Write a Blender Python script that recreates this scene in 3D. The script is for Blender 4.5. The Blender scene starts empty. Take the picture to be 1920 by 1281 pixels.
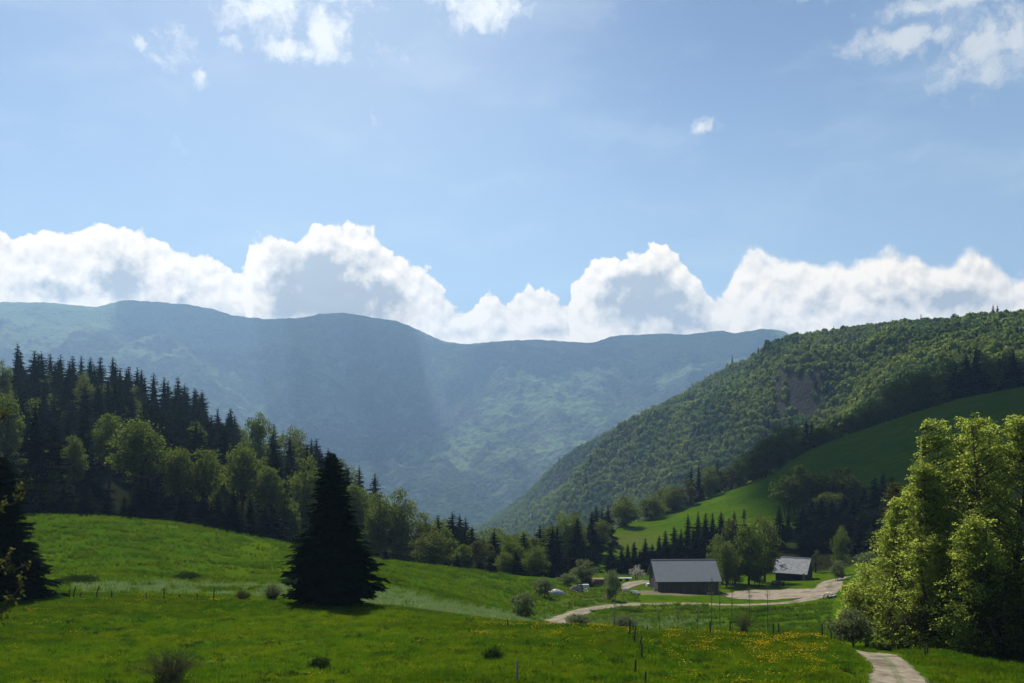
import bpy, math, random
import numpy as np
from mathutils import Vector

# ------------------------------------------------------------------ camera, world, sun, exposure
SC = bpy.context.scene
F = 1867.0            # focal length in photograph pixels (1920 wide), horizon row 800
HOR = 800.0
cam_d = bpy.data.cameras.new('camera')
cam_d.sensor_width = 36.0
cam_d.lens = 36.0 * F / 1920.0
cam_d.shift_y = (HOR - 640.5) / 1920.0
cam_d.clip_start = 0.2
cam_d.clip_end = 60000
cam = bpy.data.objects.new('camera', cam_d)
SC.collection.objects.link(cam)
cam.location = (0, 0, 0)
cam.rotation_euler = (math.radians(90), 0, 0)
SC.camera = cam

SUN_AZ = math.radians(-20)     # left of the view direction
SUN_EL = math.radians(50)
SUN_DIR = Vector((math.sin(SUN_AZ) * math.cos(SUN_EL), math.cos(SUN_AZ) * math.cos(SUN_EL), math.sin(SUN_EL)))
sun_d = bpy.data.lights.new('sun', 'SUN')
sun_d.energy = 5.0
sun_d.angle = math.radians(0.5)
sun_d.color = (1.0, 0.95, 0.86)
sun = bpy.data.objects.new('sun', sun_d)
SC.collection.objects.link(sun)
sun.rotation_euler = (-SUN_DIR).to_track_quat('-Z', 'Y').to_euler()

SC.view_settings.view_transform = 'Standard'
SC.view_settings.look = 'None'
SC.view_settings.exposure = 0.5
SC.view_settings.gamma = 1.0
SC.cycles.max_bounces = 5
SC.cycles.diffuse_bounces = 2
SC.cycles.glossy_bounces = 1
SC.cycles.transmission_bounces = 3
SC.cycles.volume_bounces = 0
SC.cycles.transparent_max_bounces = 4
SC.cycles.caustics_reflective = False
SC.cycles.caustics_refractive = False
SC.cycles.use_denoising = True
SC.cycles.sample_clamp_indirect = 4

W = bpy.data.worlds.new('World')
SC.world = W
W.use_nodes = True


class G:
    """tiny node-expression helper"""
    def __init__(s, nt):
        s.nt = nt
        s.n = nt.nodes
        s.l = nt.links

    def new(s, t, **k):
        n = s.n.new(t)
        for a, b in k.items():
            setattr(n, a, b)
        return n

    def put(s, sock, v):
        if hasattr(v, 'is_output') or isinstance(v, bpy.types.NodeSocket):
            s.l.new(v, sock)
        elif v is not None:
            sock.default_value = v

    def m(s, op, a, b=None, c=None, clamp=False):
        n = s.new('ShaderNodeMath', operation=op, use_clamp=clamp)
        s.put(n.inputs[0], a)
        s.put(n.inputs[1], b)
        s.put(n.inputs[2], c)
        return n.outputs[0]

    def v(s, op, a, b=None):
        n = s.new('ShaderNodeVectorMath', operation=op)
        s.put(n.inputs[0], a)
        if op == 'SCALE':
            s.put(n.inputs['Scale'], b)
        else:
            s.put(n.inputs[1], b)
        return n.outputs['Value'] if op in ('LENGTH', 'DISTANCE', 'DOT_PRODUCT') else n.outputs[0]

    def comb(s, x, y, z=0.0):
        n = s.new('ShaderNodeCombineXYZ')
        s.put(n.inputs[0], x); s.put(n.inputs[1], y); s.put(n.inputs[2], z)
        return n.outputs[0]

    def sep(s, v):
        n = s.new('ShaderNodeSeparateXYZ')
        s.put(n.inputs[0], v)
        return n.outputs

    def noise(s, vec, scale, detail=4.0, rough=0.55, dist=0.0, color=False, typ='FBM'):
        n = s.new('ShaderNodeTexNoise')
        n.noise_type = typ
        s.put(n.inputs['Vector'], vec)
        s.put(n.inputs['Scale'], scale)
        s.put(n.inputs['Detail'], detail)
        s.put(n.inputs['Roughness'], rough)
        s.put(n.inputs['Distortion'], dist)
        return n.outputs['Color'] if color else n.outputs['Fac']

    def voro(s, vec, scale, smooth=0.6, rnd=1.0):
        n = s.new('ShaderNodeTexVoronoi', feature='SMOOTH_F1')
        s.put(n.inputs['Vector'], vec)
        s.put(n.inputs['Scale'], scale)
        n.inputs['Smoothness'].default_value = smooth
        n.inputs['Randomness'].default_value = rnd
        return n.outputs['Distance']

    def ss(s, v, a, b, lo=0.0, hi=1.0):
        n = s.new('ShaderNodeMapRange', interpolation_type='SMOOTHSTEP')
        s.put(n.inputs[0], v)
        n.inputs[1].default_value = a; n.inputs[2].default_value = b
        n.inputs[3].default_value = lo; n.inputs[4].default_value = hi
        return n.outputs[0]

    def mix(s, f, a, b, blend='MIX'):
        n = s.new('ShaderNodeMix', data_type='RGBA', blend_type=blend)
        s.put(n.inputs[0], f)
        s.put(n.inputs[6], a)
        s.put(n.inputs[7], b)
        return n.outputs[2]

    def curve(s, v, pts):
        n = s.new('ShaderNodeFloatCurve')
        cm = n.mapping.curves[0]
        while len(cm.points) > 2:
            cm.points.remove(cm.points[1])
        cm.points[0].location = pts[0]
        cm.points[1].location = pts[-1]
        for p in pts[1:-1]:
            cm.points.new(*p)
        n.mapping.update()
        s.put(n.inputs['Value'], v)
        return n.outputs[0]


def c4(r, g, b):
    return (r, g, b, 1.0)


def build_world():
    nt = W.node_tree
    nt.nodes.clear()
    g = G(nt)
    out = g.new('ShaderNodeOutputWorld')
    bg = g.new('ShaderNodeBackground')
    bg.inputs['Strength'].default_value = 0.07
    sky = g.new('ShaderNodeTexSky', sky_type='NISHITA')
    sky.sun_disc = False
    sky.sun_elevation = SUN_EL
    sky.sun_rotation = SUN_AZ
    sky.altitude = 1100
    sky.air_density = 1.0
    sky.dust_density = 1.6
    sky.ozone_density = 1.5
    tc = g.new('ShaderNodeTexCoord')
    d = tc.outputs['Generated']
    x, y, z = g.sep(d)
    az = g.m('ARCTAN2', x, y)
    el = g.m('ARCSINE', z)
    p0 = g.comb(az, el, 0.0)
    warp = g.v('SCALE', g.v('SUBTRACT', g.noise(p0, 22.0, 5.0, 0.6, color=True), (0.5, 0.5, 0.5)), 0.011)
    # ---- cumulus bank along the horizon
    prof = [(-420, 450), (-200, 470), (0, 437), (40, 442), (90, 440), (150, 444), (180, 432), (235, 421), (262, 428), (282, 452), (330, 466),
            (385, 476), (425, 498), (452, 512), (463, 470), (478, 449), (520, 447), (565, 438), (600, 424), (640, 426),
            (692, 434), (722, 472), (770, 500), (812, 518), (850, 560), (880, 574), (920, 548), (950, 568), (1000, 549),
            (1040, 553), (1066, 570), (1076, 520), (1100, 496), (1125, 485), (1155, 476), (1190, 470), (1232, 471), (1290, 507), (1325, 545), (1345, 560),
            (1362, 548), (1380, 514), (1394, 492), (1412, 482), (1440, 481), (1470, 488), (1500, 498), (1545, 506), (1575, 498), (1605, 488), (1640, 480), (1675, 480), (1705, 489),
            (1760, 503), (1820, 492), (1868, 502), (1892, 535), (1930, 526), (2100, 500), (2300, 520)]
    pts = []
    for a, b in prof:
        azr = math.atan((a - 960) / F)
        elr = math.atan((HOR - b - 4) / F * math.cos(azr))
        pts.append(((azr + 0.62) / 1.24, elr / 0.3))

    def field(p, hi=True):
        ax, ey, _ = g.sep(p)
        t = g.m('MULTIPLY', g.curve(g.m('DIVIDE', g.m('ADD', ax, 0.62), 1.24), pts), 0.3)
        base = g.m('DIVIDE', g.m('SUBTRACT', g.m('ADD', t, 0.0035), ey), 0.0105)
        b1 = g.m('SUBTRACT', 0.55, g.voro(p, 30.0))
        b2 = g.m('SUBTRACT', 0.5, g.voro(p, 75.0))
        f = g.m('ADD', base, g.m('MULTIPLY', b1, 1.9))
        f = g.m('ADD', f, g.m('MULTIPLY', b2, 1.15))
        if hi:
            f = g.m('ADD', f, g.m('MULTIPLY', g.m('SUBTRACT', 0.5, g.voro(p, 170.0)), 0.45))
            f = g.m('ADD', f, g.m('MULTIPLY', g.m('SUBTRACT', g.noise(p, 120.0, 5.0, 0.62), 0.5), 1.1))
        return f, base

    p = g.v('ADD', p0, warp)
    f1, base1 = field(p)
    f2, _ = field(g.v('ADD', p, (-0.003, 0.008, 0.0)), True)
    relief = g.m('SUBTRACT', f1, f2)                       # >0 where the density falls off towards the sun
    low = g.noise(p, 14.0, 3.0, 0.5)
    cores = None
    for (cx, cy, rx, ry, s) in [(590, 535, 105, 80, 1.0), (690, 560, 90, 45, .75), (225, 520, 55, 55, .8), (100, 545, 75, 28, .6), (350, 545, 60, 35, .45),
                                (1205, 560, 90, 68, 1.0), (1290, 600, 70, 40, .6), (1120, 515, 28, 22, .35), (1480, 585, 90, 45, .35), (1655, 560, 70, 45, .5),
                                (1790, 555, 75, 38, .65), (1560, 560, 45, 40, .35), (880, 618, 70, 20, .3), (1020, 620, 60, 18, .35), (1010, 560, 24, 14, .2),
                                (660, 470, 60, 26, .35)]:
        a0 = math.atan((cx - 960) / F); e0 = math.atan((HOR - cy) / F * math.cos(a0))
        dd = g.v('LENGTH', g.v('MULTIPLY', g.v('SUBTRACT', p, (a0, e0, 0)), (F / rx, F / ry, 0.0)))
        k = g.ss(dd, 1.6, 0.1, 0.0, s)
        cores = k if cores is None else g.m('MAXIMUM', cores, k)
    depth = g.ss(base1, 0.3, 5.5)
    sh = g.m('MULTIPLY', g.ss(g.m('ADD', cores, g.m('MULTIPLY', g.m('SUBTRACT', g.noise(p, 38.0, 8.0, 0.66), 0.5), 1.2)), 0.2, 0.85), g.m('MULTIPLY', g.ss(base1, 0.3, 2.8), 0.9))
    sh = g.m('ADD', sh, g.m('MULTIPLY', depth, g.ss(low, 0.5, 0.8, 0.0, 0.35)))
    sh = g.m('SUBTRACT', sh, g.m('MULTIPLY', g.m('SUBTRACT', relief, 1.0), 0.42))
    sh = g.m('ADD', sh, g.m('MULTIPLY', g.m('SUBTRACT', g.noise(p, 45.0, 8.0, 0.66), 0.42), g.ss(base1, 0.5, 4.0, 0.0, 0.9)))
    sh = g.m('MAXIMUM', g.m('MINIMUM', sh, 1.0), 0.0)
    ccol = g.mix(sh, c4(13.4, 11.9, 9.8), c4(4.9, 5.1, 5.2))
    skyc = g.mix(1.0, sky.outputs[0], c4(0.78, 0.86, 0.93), 'MULTIPLY')
    # bright milky veil low down
    veil = g.ss(el, 0.40, 0.10, 0.0, 0.50)
    skyc = g.mix(veil, skyc, c4(5.0, 7.0, 8.6))
    # brighter milky air towards the sun, upper left of centre
    glow = g.v('LENGTH', g.v('MULTIPLY', g.v('SUBTRACT', p0, (-0.17, 0.42, 0.0)), (2.6, 2.9, 0.0)))
    skyc = g.mix(g.ss(glow, 1.0, 0.0, 0.0, 0.30), skyc, c4(8.0, 8.9, 9.4))
    skyc = g.mix(g.ss(az, 0.12, 0.5, 0.0, 0.35), skyc, c4(3.1, 4.6, 6.6))
    soft = g.ss(az, 0.16, 0.3)
    alpha = g.mix(soft, g.ss(f1, 0.0, 0.38), g.ss(f1, -0.5, 0.9))
    alpha = g.m('MULTIPLY', alpha, g.ss(el, -0.02, 0.03))
    col = g.mix(alpha, skyc, ccol)
    # ---- high fair-weather wisps
    w2 = g.v('SCALE', g.v('SUBTRACT', g.noise(p0, 16.0, 6.0, 0.62, color=True), (0.5, 0.5, 0.5)), 0.05)
    q = g.v('ADD', p0, w2)
    wis = None
    for (cx, cy, rx, ry, s) in [(500, 15, 110, 55, .95), (610, 70, 60, 55, 1.0), (560, 95, 95, 22, .8), (640, 5, 90, 22, .6), (330, 80, 45, 45, .5), (300, 110, 45, 40, .3),
                                (372, 145, 24, 22, .75), (255, 88, 14, 16, .5), (430, 80, 20, 22, .5), (900, 12, 105, 42, .95), (860, 40, 40, 26, .6), (720, 100, 70, 35, .25),
                                (1690, 78, 105, 26, .95), (1830, 100, 75, 75, .8), (1900, 70, 60, 60, .8), (1790, 150, 60, 30, .55), (1770, 5, 140, 20, .8), (1770, 60, 60, 60, .35),
                                (1327, 236, 26, 16, .85), (1365, 240, 26, 8, .3), (1242, 183, 6, 18, .4), (704, 230, 20, 22, .3), (1500, 5, 60, 12, .3),
                                (330, 275, 110, 40, .13), (180, 250, 90, 30, .10)]:
        a0 = math.atan((cx - 960) / F); e0 = math.atan((HOR - cy) / F * math.cos(a0))
        dd = g.v('LENGTH', g.v('MULTIPLY', g.v('SUBTRACT', q, (a0, e0, 0)), (F / rx, F / ry, 0.0)))
        k = g.ss(dd, 1.5, 0.0, 0.0, s)
        wis = k if wis is None else g.m('MAXIMUM', wis, k)
    n1 = g.noise(q, 55.0, 7.0, 0.62)
    n2 = g.noise(q, 11.0, 3.0, 0.5)
    a2 = g.m('SUBTRACT', g.m('ADD', g.m('MULTIPLY', wis, 1.35), g.m('MULTIPLY', g.m('SUBTRACT', n1, 0.5), 2.6)), 0.30)
    a2 = g.m('MULTIPLY', g.ss(a2, -0.1, 1.15, 0.0, 0.95), g.ss(wis, 0.02, 0.2))
    wcol = g.mix(g.ss(az, 0.1, 0.4), c4(9.8, 9.9, 9.6), c4(7.0, 7.4, 7.7))
    col = g.mix(a2, col, wcol)
    # faint streaky cirrus
    st = g.noise(g.v('MULTIPLY', g.v('ADD', p0, w2), (3.0, 9.0, 1.0)), 2.2, 4.0, 0.5)
    col = g.mix(g.ss(st, 0.45, 0.8, 0.0, 0.25), col, c4(7.8, 8.7, 9.2))
    g.l.new(col, bg.inputs['Color'])
    g.l.new(bg.outputs[0], out.inputs['Surface'])


build_world()

# ------------------------------------------------------------------ small library
RNG = np.random.default_rng(7)
random.seed(7)


def smooth1(a, sig):
    if sig <= 0:
        return a
    r = int(sig * 3) + 1
    k = np.exp(-0.5 * (np.arange(-r, r + 1) / sig) ** 2)
    k /= k.sum()
    return np.convolve(np.pad(a, r, mode='edge'), k, mode='valid')


def _hash(ix, iy, seed):
    h = (ix.astype(np.int64) * 374761393 + iy.astype(np.int64) * 668265263 + seed * 974711) & 0xFFFFFFFF
    h = ((h ^ (h >> 13)) * 1274126177) & 0xFFFFFFFF
    h = h ^ (h >> 16)
    return (h & 0xFFFF) / 65535.0 * 2 * math.pi


def gnoise(x, y, seed=0):
    ix = np.floor(x); iy = np.floor(y)
    fx = x - ix; fy = y - iy
    ux = fx * fx * fx * (fx * (fx * 6 - 15) + 10); uy = fy * fy * fy * (fy * (fy * 6 - 15) + 10)
    r = []
    for (dx, dy) in ((0, 0), (1, 0), (0, 1), (1, 1)):
        a = _hash(ix + dx, iy + dy, seed)
        r.append(np.cos(a) * (fx - dx) + np.sin(a) * (fy - dy))
    return 1.5 * ((r[0] * (1 - ux) + r[1] * ux) * (1 - uy) + (r[2] * (1 - ux) + r[3] * ux) * uy)


def fbm(x, y, oct=4, seed=0, gain=0.5):
    s = 0; a = 1.0; t = 0
    for i in range(oct):
        s = s + a * gnoise(x * 2 ** i, y * 2 ** i, seed + i)
        t += a; a *= gain
    return s / t


def ridged(x, y, oct=5, seed=0):
    s = 0; a = 1.0; t = 0; w = 1.0
    for i in range(oct):
        n = (1 - np.abs(gnoise(x * 2 ** i, y * 2 ** i, seed + i))) ** 2
        s = s + a * n * w
        w = np.clip(n * 1.3, 0, 1)
        t += a; a *= 0.5
    return s / t


def mesh_from(name, verts, faces, mats=(), smooth=False, matidx=None):
    """verts (N,3); faces: list of (M,k) int arrays or a list of tuples"""
    me = bpy.data.meshes.new(name)
    verts = np.asarray(verts, dtype=np.float32).reshape(-1, 3)
    if isinstance(faces, np.ndarray):
        faces = [faces]
    if faces and not isinstance(faces[0], np.ndarray):
        me.from_pydata(verts.tolist(), [], faces)
    else:
        loops = np.concatenate([f.reshape(-1) for f in faces]).astype(np.int32)
        sizes = np.concatenate([np.full(len(f), f.shape[1], dtype=np.int32) for f in faces])
        starts = np.concatenate([[0], np.cumsum(sizes)[:-1]]).astype(np.int32)
        me.vertices.add(len(verts)); me.vertices.foreach_set('co', verts.reshape(-1))
        me.loops.add(len(loops)); me.loops.foreach_set('vertex_index', loops)
        me.polygons.add(len(sizes)); me.polygons.foreach_set('loop_start', starts)
        me.polygons.foreach_set('loop_total', sizes)
        me.update(calc_edges=True)
    for m in mats:
        me.materials.append(m)
    me.polygons.foreach_set('use_smooth', np.full(len(me.polygons), bool(smooth), dtype=bool))
    if matidx is not None:
        me.polygons.foreach_set('material_index', np.asarray(matidx, dtype=np.int32))
    me.update()
    return me


class MB:
    """collects boxes, tubes and raw faces into one mesh"""
    def __init__(s):
        s.v = []; s.f = {}; s.n = 0

    def raw(s, v, f):
        v = np.asarray(v, dtype=float).reshape(-1, 3)
        f = np.asarray(f, dtype=np.int64)
        s.f.setdefault(f.shape[1], []).append(f + s.n)
        s.v.append(v); s.n += len(v)
        return s

    def box(s, c, size, rz=0.0, jit=0.0, rx=0.0, ry=0.0):
        sx, sy, sz = [k / 2 for k in size]
        v = np.array([(a * sx, b * sy, d * sz) for d in (-1, 1) for b in (-1, 1) for a in (-1, 1)], dtype=float)
        if jit:
            v += RNG.normal(0, jit, v.shape)
        if rx:
            cc, ss = math.cos(rx), math.sin(rx)
            v = v @ np.array([[1, 0, 0], [0, cc, ss], [0, -ss, cc]])
        if ry:
            cc, ss = math.cos(ry), math.sin(ry)
            v = v @ np.array([[cc, 0, -ss], [0, 1, 0], [ss, 0, cc]])
        cc, ss = math.cos(rz), math.sin(rz)
        v = v @ np.array([[cc, ss, 0], [-ss, cc, 0], [0, 0, 1]]) + np.array(c)
        s.raw(v, [(0, 2, 3, 1), (4, 5, 7, 6), (0, 1, 5, 4), (2, 6, 7, 3), (0, 4, 6, 2), (1, 3, 7, 5)])
        return s

    def tube(s, pts, rad, n=6, cap=True):
        pts = np.asarray(pts, dtype=float)
        rad = np.broadcast_to(np.asarray(rad, dtype=float), (len(pts),))
        t = np.gradient(pts, axis=0)
        t /= np.linalg.norm(t, axis=1)[:, None] + 1e-9
        ref = np.array([0.31, 0.95, 0.05]) if abs(t[:, 2]).mean() > 0.5 else np.array([0.05, 0.1, 1.0])
        u = np.cross(t, ref); u /= np.linalg.norm(u, axis=1)[:, None] + 1e-9
        w = np.cross(t, u)
        a = np.arange(n) / n * 2 * math.pi
        ring = pts[:, None, :] + rad[:, None, None] * (np.cos(a)[None, :, None] * u[:, None, :] + np.sin(a)[None, :, None] * w[:, None, :])
        f = []
        for i in range(len(pts) - 1):
            for j in range(n):
                k = (j + 1) % n
                f.append((i * n + j, i * n + k, (i + 1) * n + k, (i + 1) * n + j))
        s.raw(ring.reshape(-1, 3), f)
        if cap:
            base = s.n - len(pts) * n
            s.f.setdefault(n, []).append(np.array([list(range(base + n - 1, base - 1, -1))]))
            s.f.setdefault(n, []).append(np.array([[base + (len(pts) - 1) * n + j for j in range(n)]]))
        return s

    def leaves(s, c, nrm, a, b, rng):
        """rhombic leaves at centres c with normals nrm, half sizes a (long) and b"""
        nrm = nrm / (np.linalg.norm(nrm, axis=1)[:, None] + 1e-9)
        r = rng.normal(0, 1, c.shape)
        t = np.cross(nrm, r); t /= np.linalg.norm(t, axis=1)[:, None] + 1e-9
        bt = np.cross(nrm, t)
        a = np.broadcast_to(a, (len(c),))[:, None]; b = np.broadcast_to(b, (len(c),))[:, None]
        v = np.stack([c + t * a, c + bt * b, c - t * a, c - bt * b], axis=1).reshape(-1, 3)
        f = np.arange(len(c) * 4).reshape(-1, 4)
        return s.raw(v, f)

    def mesh(s, name, mats, smooth=False):
        v = np.concatenate(s.v)
        fs = [np.concatenate(x) for x in s.f.values()]
        return mesh_from(name, v, fs, mats, smooth)


COL = SC.collection


def obj(name, me, parent=None, loc=None, **props):
    o = bpy.data.objects.new(name, me)
    COL.objects.link(o)
    if parent is not None:
        o.parent = parent
    if loc is not None:
        o.location = loc
    for k, v in props.items():
        o[k] = v
    return o


def thing(name, loc, label, category, group=None, rz=0.0, scale=None):
    o = bpy.data.objects.new(name, None)
    o.empty_display_size = 0.3
    COL.objects.link(o)
    o.location = loc
    o.rotation_euler = (0, 0, rz)
    if scale is not None:
        o.scale = scale
    o['label'] = label; o['category'] = category
    if group:
        o['group'] = group
    return o


def material(name, fn):
    m = bpy.data.materials.new(name)
    m.use_nodes = True
    m.node_tree.nodes.clear()
    g = G(m.node_tree)
    out = g.new('ShaderNodeOutputMaterial')
    sh = fn(g, out)
    if sh is not None:
        g.l.new(sh, out.inputs['Surface'])
    return m


def principled(g, color, rough=0.8, spec=0.3, metallic=0.0, bump=None, bs=0.3, bd=0.1):
    p = g.new('ShaderNodeBsdfPrincipled')
    g.put(p.inputs['Base Color'], color)
    g.put(p.inputs['Roughness'], rough)
    p.inputs['Specular IOR Level'].default_value = spec
    p.inputs['Metallic'].default_value = metallic
    if bump is not None:
        b = g.new('ShaderNodeBump')
        b.inputs['Strength'].default_value = bs
        b.inputs['Distance'].default_value = bd
        g.l.new(bump, b.inputs['Height'])
        g.l.new(b.outputs[0], p.inputs['Normal'])
    return p.outputs[0]


# ------------------------------------------------------------------ terrain: depth stations of the valley
PXA, PXB, NPX = -1400, 3300, 2351          # 2 px per column
PXG = np.linspace(PXA, PXB, NPX)


def layer(pts, sig=14):
    p = np.array(pts, dtype=float)
    D = smooth1(np.interp(PXG, p[:, 0], p[:, 1]), sig)
    Y = smooth1(np.interp(PXG, p[:, 0], p[:, 2]), sig)
    return D, -(Y - HOR) / F * D


crest = [(-900, 80, 1130), (-300, 95, 1120), (0, 95, 1117), (200, 97, 1121), (400, 97, 1125), (560, 95, 1133), (700, 92, 1142), (800, 88, 1156), (950, 82, 1172),
         (1100, 78, 1178), (1200, 75, 1190), (1400, 72, 1196), (1535, 70, 1200), (1575, 67, 1213), (1620, 64, 1243), (1660, 65, 1236), (1700, 70, 1222), (1760, 72, 1222),
         (1850, 70, 1240), (1920, 68, 1252), (2300, 66, 1280), (2900, 66, 1290)]
dip = [(-900, 92, 1124), (0, 103, 1110), (400, 106, 1119), (560, 104, 1127), (700, 101, 1136), (800, 98, 1150), (950, 94, 1170), (1020, 92, 1184), (1200, 90, 1212), (1400, 88, 1222),
       (1550, 86, 1222), (1650, 84, 1222), (1760, 84, 1222), (1920, 80, 1245), (2900, 80, 1260)]
LAY = [
    layer([(0, 12, 1516), (100, 12, 1516)]),
    layer([(0, 32, 1345), (100, 32, 1345)]),
    layer([(0, 54, 1284), (1500, 54, 1284), (1650, 52, 1302), (1800, 54, 1292), (1920, 54, 1290)]),
    layer(crest, 10), layer(dip),
    layer([(-900, 118, 1085), (0, 118, 1095), (200, 119, 1097), (400, 121, 1102), (560, 120, 1108), (700, 118, 1116), (800, 118, 1134), (950, 124, 1156), (1020, 140, 1166), (1100, 145, 1172),
           (1200, 145, 1177), (1400, 145, 1183), (1550, 140, 1188), (1620, 120, 1200), (1700, 110, 1190), (1800, 108, 1190), (1920, 104, 1200), (2300, 104, 1160)]),
    layer([(-900, 142, 1040), (0, 142, 1055), (200, 142, 1060), (400, 144, 1072), (560, 142, 1082), (700, 142, 1090), (800, 148, 1108), (900, 158, 1124), (1000, 176, 1143), (1100, 184, 1141),
           (1200, 188, 1138), (1400, 190, 1136), (1500, 188, 1131), (1560, 186, 1126), (1640, 180, 1118), (1750, 155, 1100), (1920, 145, 1070), (2300, 145, 1010)]),
    layer([(-900, 185, 960), (0, 185, 968), (95, 185, 968), (200, 186, 972), (350, 188, 986), (480, 191, 1010), (620, 196, 1038), (700, 199, 1050), (850, 208, 1066), (960, 215, 1080),
           (1010, 218, 1085), (1100, 221, 1097), (1200, 222, 1098), (1300, 218, 1107), (1360, 222, 1106), (1450, 228, 1098), (1560, 226, 1094), (1640, 215, 1084), (1750, 200, 1055), (1920, 190, 1010), (2300, 190, 930)], 10),
    layer([(-900, 214, 975), (0, 214, 985), (200, 214, 990), (350, 216, 1003), (480, 218, 1026), (620, 224, 1055), (700, 228, 1066), (850, 236, 1086), (960, 244, 1095), (1060, 252, 1084),
           (1150, 255, 1080), (1300, 260, 1079), (1400, 262, 1074), (1500, 262, 1072), (1600, 255, 1066), (1700, 245, 1030), (1920, 240, 960), (2300, 240, 880)]),
    layer([(-900, 290, 840), (0, 290, 862), (200, 290, 875), (350, 290, 912), (480, 290, 945), (620, 290, 985), (700, 290, 1020), (800, 290, 1058), (900, 296, 1086), (1000, 300, 1082),
           (1060, 300, 1068), (1120, 300, 1052), (1180, 305, 1045), (1250, 310, 1035), (1300, 315, 1025), (1400, 320, 1000), (1500, 320, 975), (1600, 315, 950), (1700, 310, 920), (1920, 300, 870), (2300, 300, 800)]),
    layer([(-900, 390, 740), (0, 390, 768), (100, 390, 775), (250, 385, 790), (400, 380, 850), (500, 375, 885), (600, 370, 928), (700, 360, 985), (800, 350, 1040), (900, 350, 1080),
           (1000, 345, 1070), (1060, 340, 1052), (1110, 335, 1042), (1150, 360, 990), (1200, 390, 978), (1250, 400, 966), (1300, 410, 945), (1350, 420, 925), (1450, 430, 891), (1500, 440, 850),
           (1600, 455, 812), (1700, 470, 778), (1800, 485, 748), (1920, 500, 725), (2300, 520, 640)], 8),
    layer([(-900, 460, 790), (0, 460, 810), (250, 455, 830), (400, 450, 890), (600, 440, 970), (800, 430, 1070), (900, 430, 1095), (1000, 430, 1085), (1120, 425, 1060), (1200, 460, 1000),
           (1300, 480, 975), (1450, 500, 920), (1600, 520, 832), (1700, 535, 792), (1800, 550, 757), (1920, 565, 728), (2300, 580, 645)]),
    layer([(-900, 1100, 1150), (700, 1100, 1150), (850, 1450, 1110), (925, 1700, 1035), (1000, 1300, 1040), (1060, 1150, 1030), (1200, 950, 990), (1350, 820, 925), (1500, 720, 845),
           (1600, 690, 805), (1700, 670, 755), (1920, 650, 695), (2300, 650, 620)]),
    layer([(-900, 1700, 1120), (800, 1850, 1100), (925, 2000, 996), (980, 1750, 985), (1030, 1600, 926), (1060, 1500, 902), (1120, 1400, 848), (1200, 1300, 794), (1300, 1150, 758),
           (1400, 1050, 738), (1450, 980, 765), (1540, 900, 770), (1600, 880, 700), (1700, 830, 668), (1800, 790, 645), (1920, 760, 630), (2300, 750, 570)], 8),
    layer([(-900, 2100, 1080), (800, 2200, 1060), (925, 2160, 984), (980, 1960, 965), (1030, 1990, 938), (1060, 1870, 920), (1120, 1760, 872), (1200, 1600, 812), (1300, 1360, 752),
           (1400, 1150, 715), (1450, 1010, 712), (1540, 930, 706), (1600, 940, 684), (1700, 890, 655), (1800, 850, 633), (1920, 820, 618), (2300, 790, 560)], 8),
    layer([(-900, 2600, 1020), (850, 2600, 1010), (900, 2560, 990), (925, 2450, 973), (980, 2250, 932), (1020, 2100, 893), (1032, 2060, 876), (1060, 1950, 852), (1130, 1850, 812), (1200, 1750, 778), (1350, 1500, 698),
           (1480, 1300, 636), (1600, 1150, 608), (1700, 1060, 595), (1800, 980, 588), (1920, 920, 579), (2300, 850, 545)], 5),
    layer([(-900, 3200, 985), (900, 3200, 985), (950, 3200, 1010), (1100, 3100, 1010), (1500, 2800, 1000), (2300, 2600, 1000)], 30),
    layer([(-900, 3700, 880), (0, 3700, 900), (400, 3700, 915), (800, 3650, 945), (1000, 3650, 935), (1400, 3700, 920), (2300, 3700, 900)], 30),
    layer([(-900, 4300, 740), (0, 4300, 765), (300, 4300, 790), (550, 4300, 835), (700, 4300, 880), (820, 4250, 875), (1000, 4250, 835), (1200, 4300, 830), (1500, 4300, 820), (2300, 4300, 800)], 30),
    layer([(-900, 5000, 650), (0, 5000, 665), (200, 5000, 680), (450, 5000, 720), (560, 5000, 760), (700, 5150, 830), (820, 5050, 800), (900, 4950, 745), (1100, 4950, 745), (1300, 5000, 735), (1500, 5000, 725), (2300, 5000, 720)], 25),
    layer([(-900, 5500, 600), (0, 5500, 612), (200, 5550, 610), (400, 5550, 640), (560, 5550, 670), (700, 5550, 690), (850, 5500, 695), (1100, 5500, 685), (1300, 5500, 675), (1500, 5500, 670), (2300, 5500, 680)], 25),
    layer([(-900, 5900, 570), (-300, 5900, 562), (0, 5900, 567), (90, 5900, 568), (180, 5900, 577), (205, 5900, 570), (235, 5900, 563), (300, 5900, 567), (330, 5900, 570), (345, 5900, 570), (400, 5900, 580), (435, 5900, 592), (500, 5900, 599),
           (570, 5900, 596), (605, 5900, 588), (645, 5900, 587), (700, 5900, 596), (745, 5900, 602), (780, 5900, 617), (830, 5900, 640), (870, 5900, 646), (940, 5900, 640), (1000, 5900, 637), (1050, 5900, 640),
           (1110, 5900, 644), (1150, 5900, 630), (1200, 5900, 628), (1245, 5900, 626), (1290, 5900, 628), (1335, 5900, 622), (1355, 5900, 620), (1375, 5900, 626), (1400, 5900, 622), (1430, 5900, 617), (1460, 5900, 619), (1485, 5900, 628),
           (1600, 5900, 640), (2300, 5900, 650)], 2.2),
    layer([(-900, 6400, 620), (0, 6400, 620), (800, 6400, 670), (2300, 6400, 680)], 30),
    layer([(0, 9000, 815), (100, 9000, 815)]), layer([(0, 30000, 803), (100, 30000, 803)]),
]
LD = np.stack([a for a, b in LAY], 1)
LH = np.stack([b for a, b in LAY], 1)
NLD = 2600
LDG = np.linspace(math.log(3.0), math.log(29900.0), NLD)      # log-depth grid
DG = np.exp(LDG)
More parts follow.
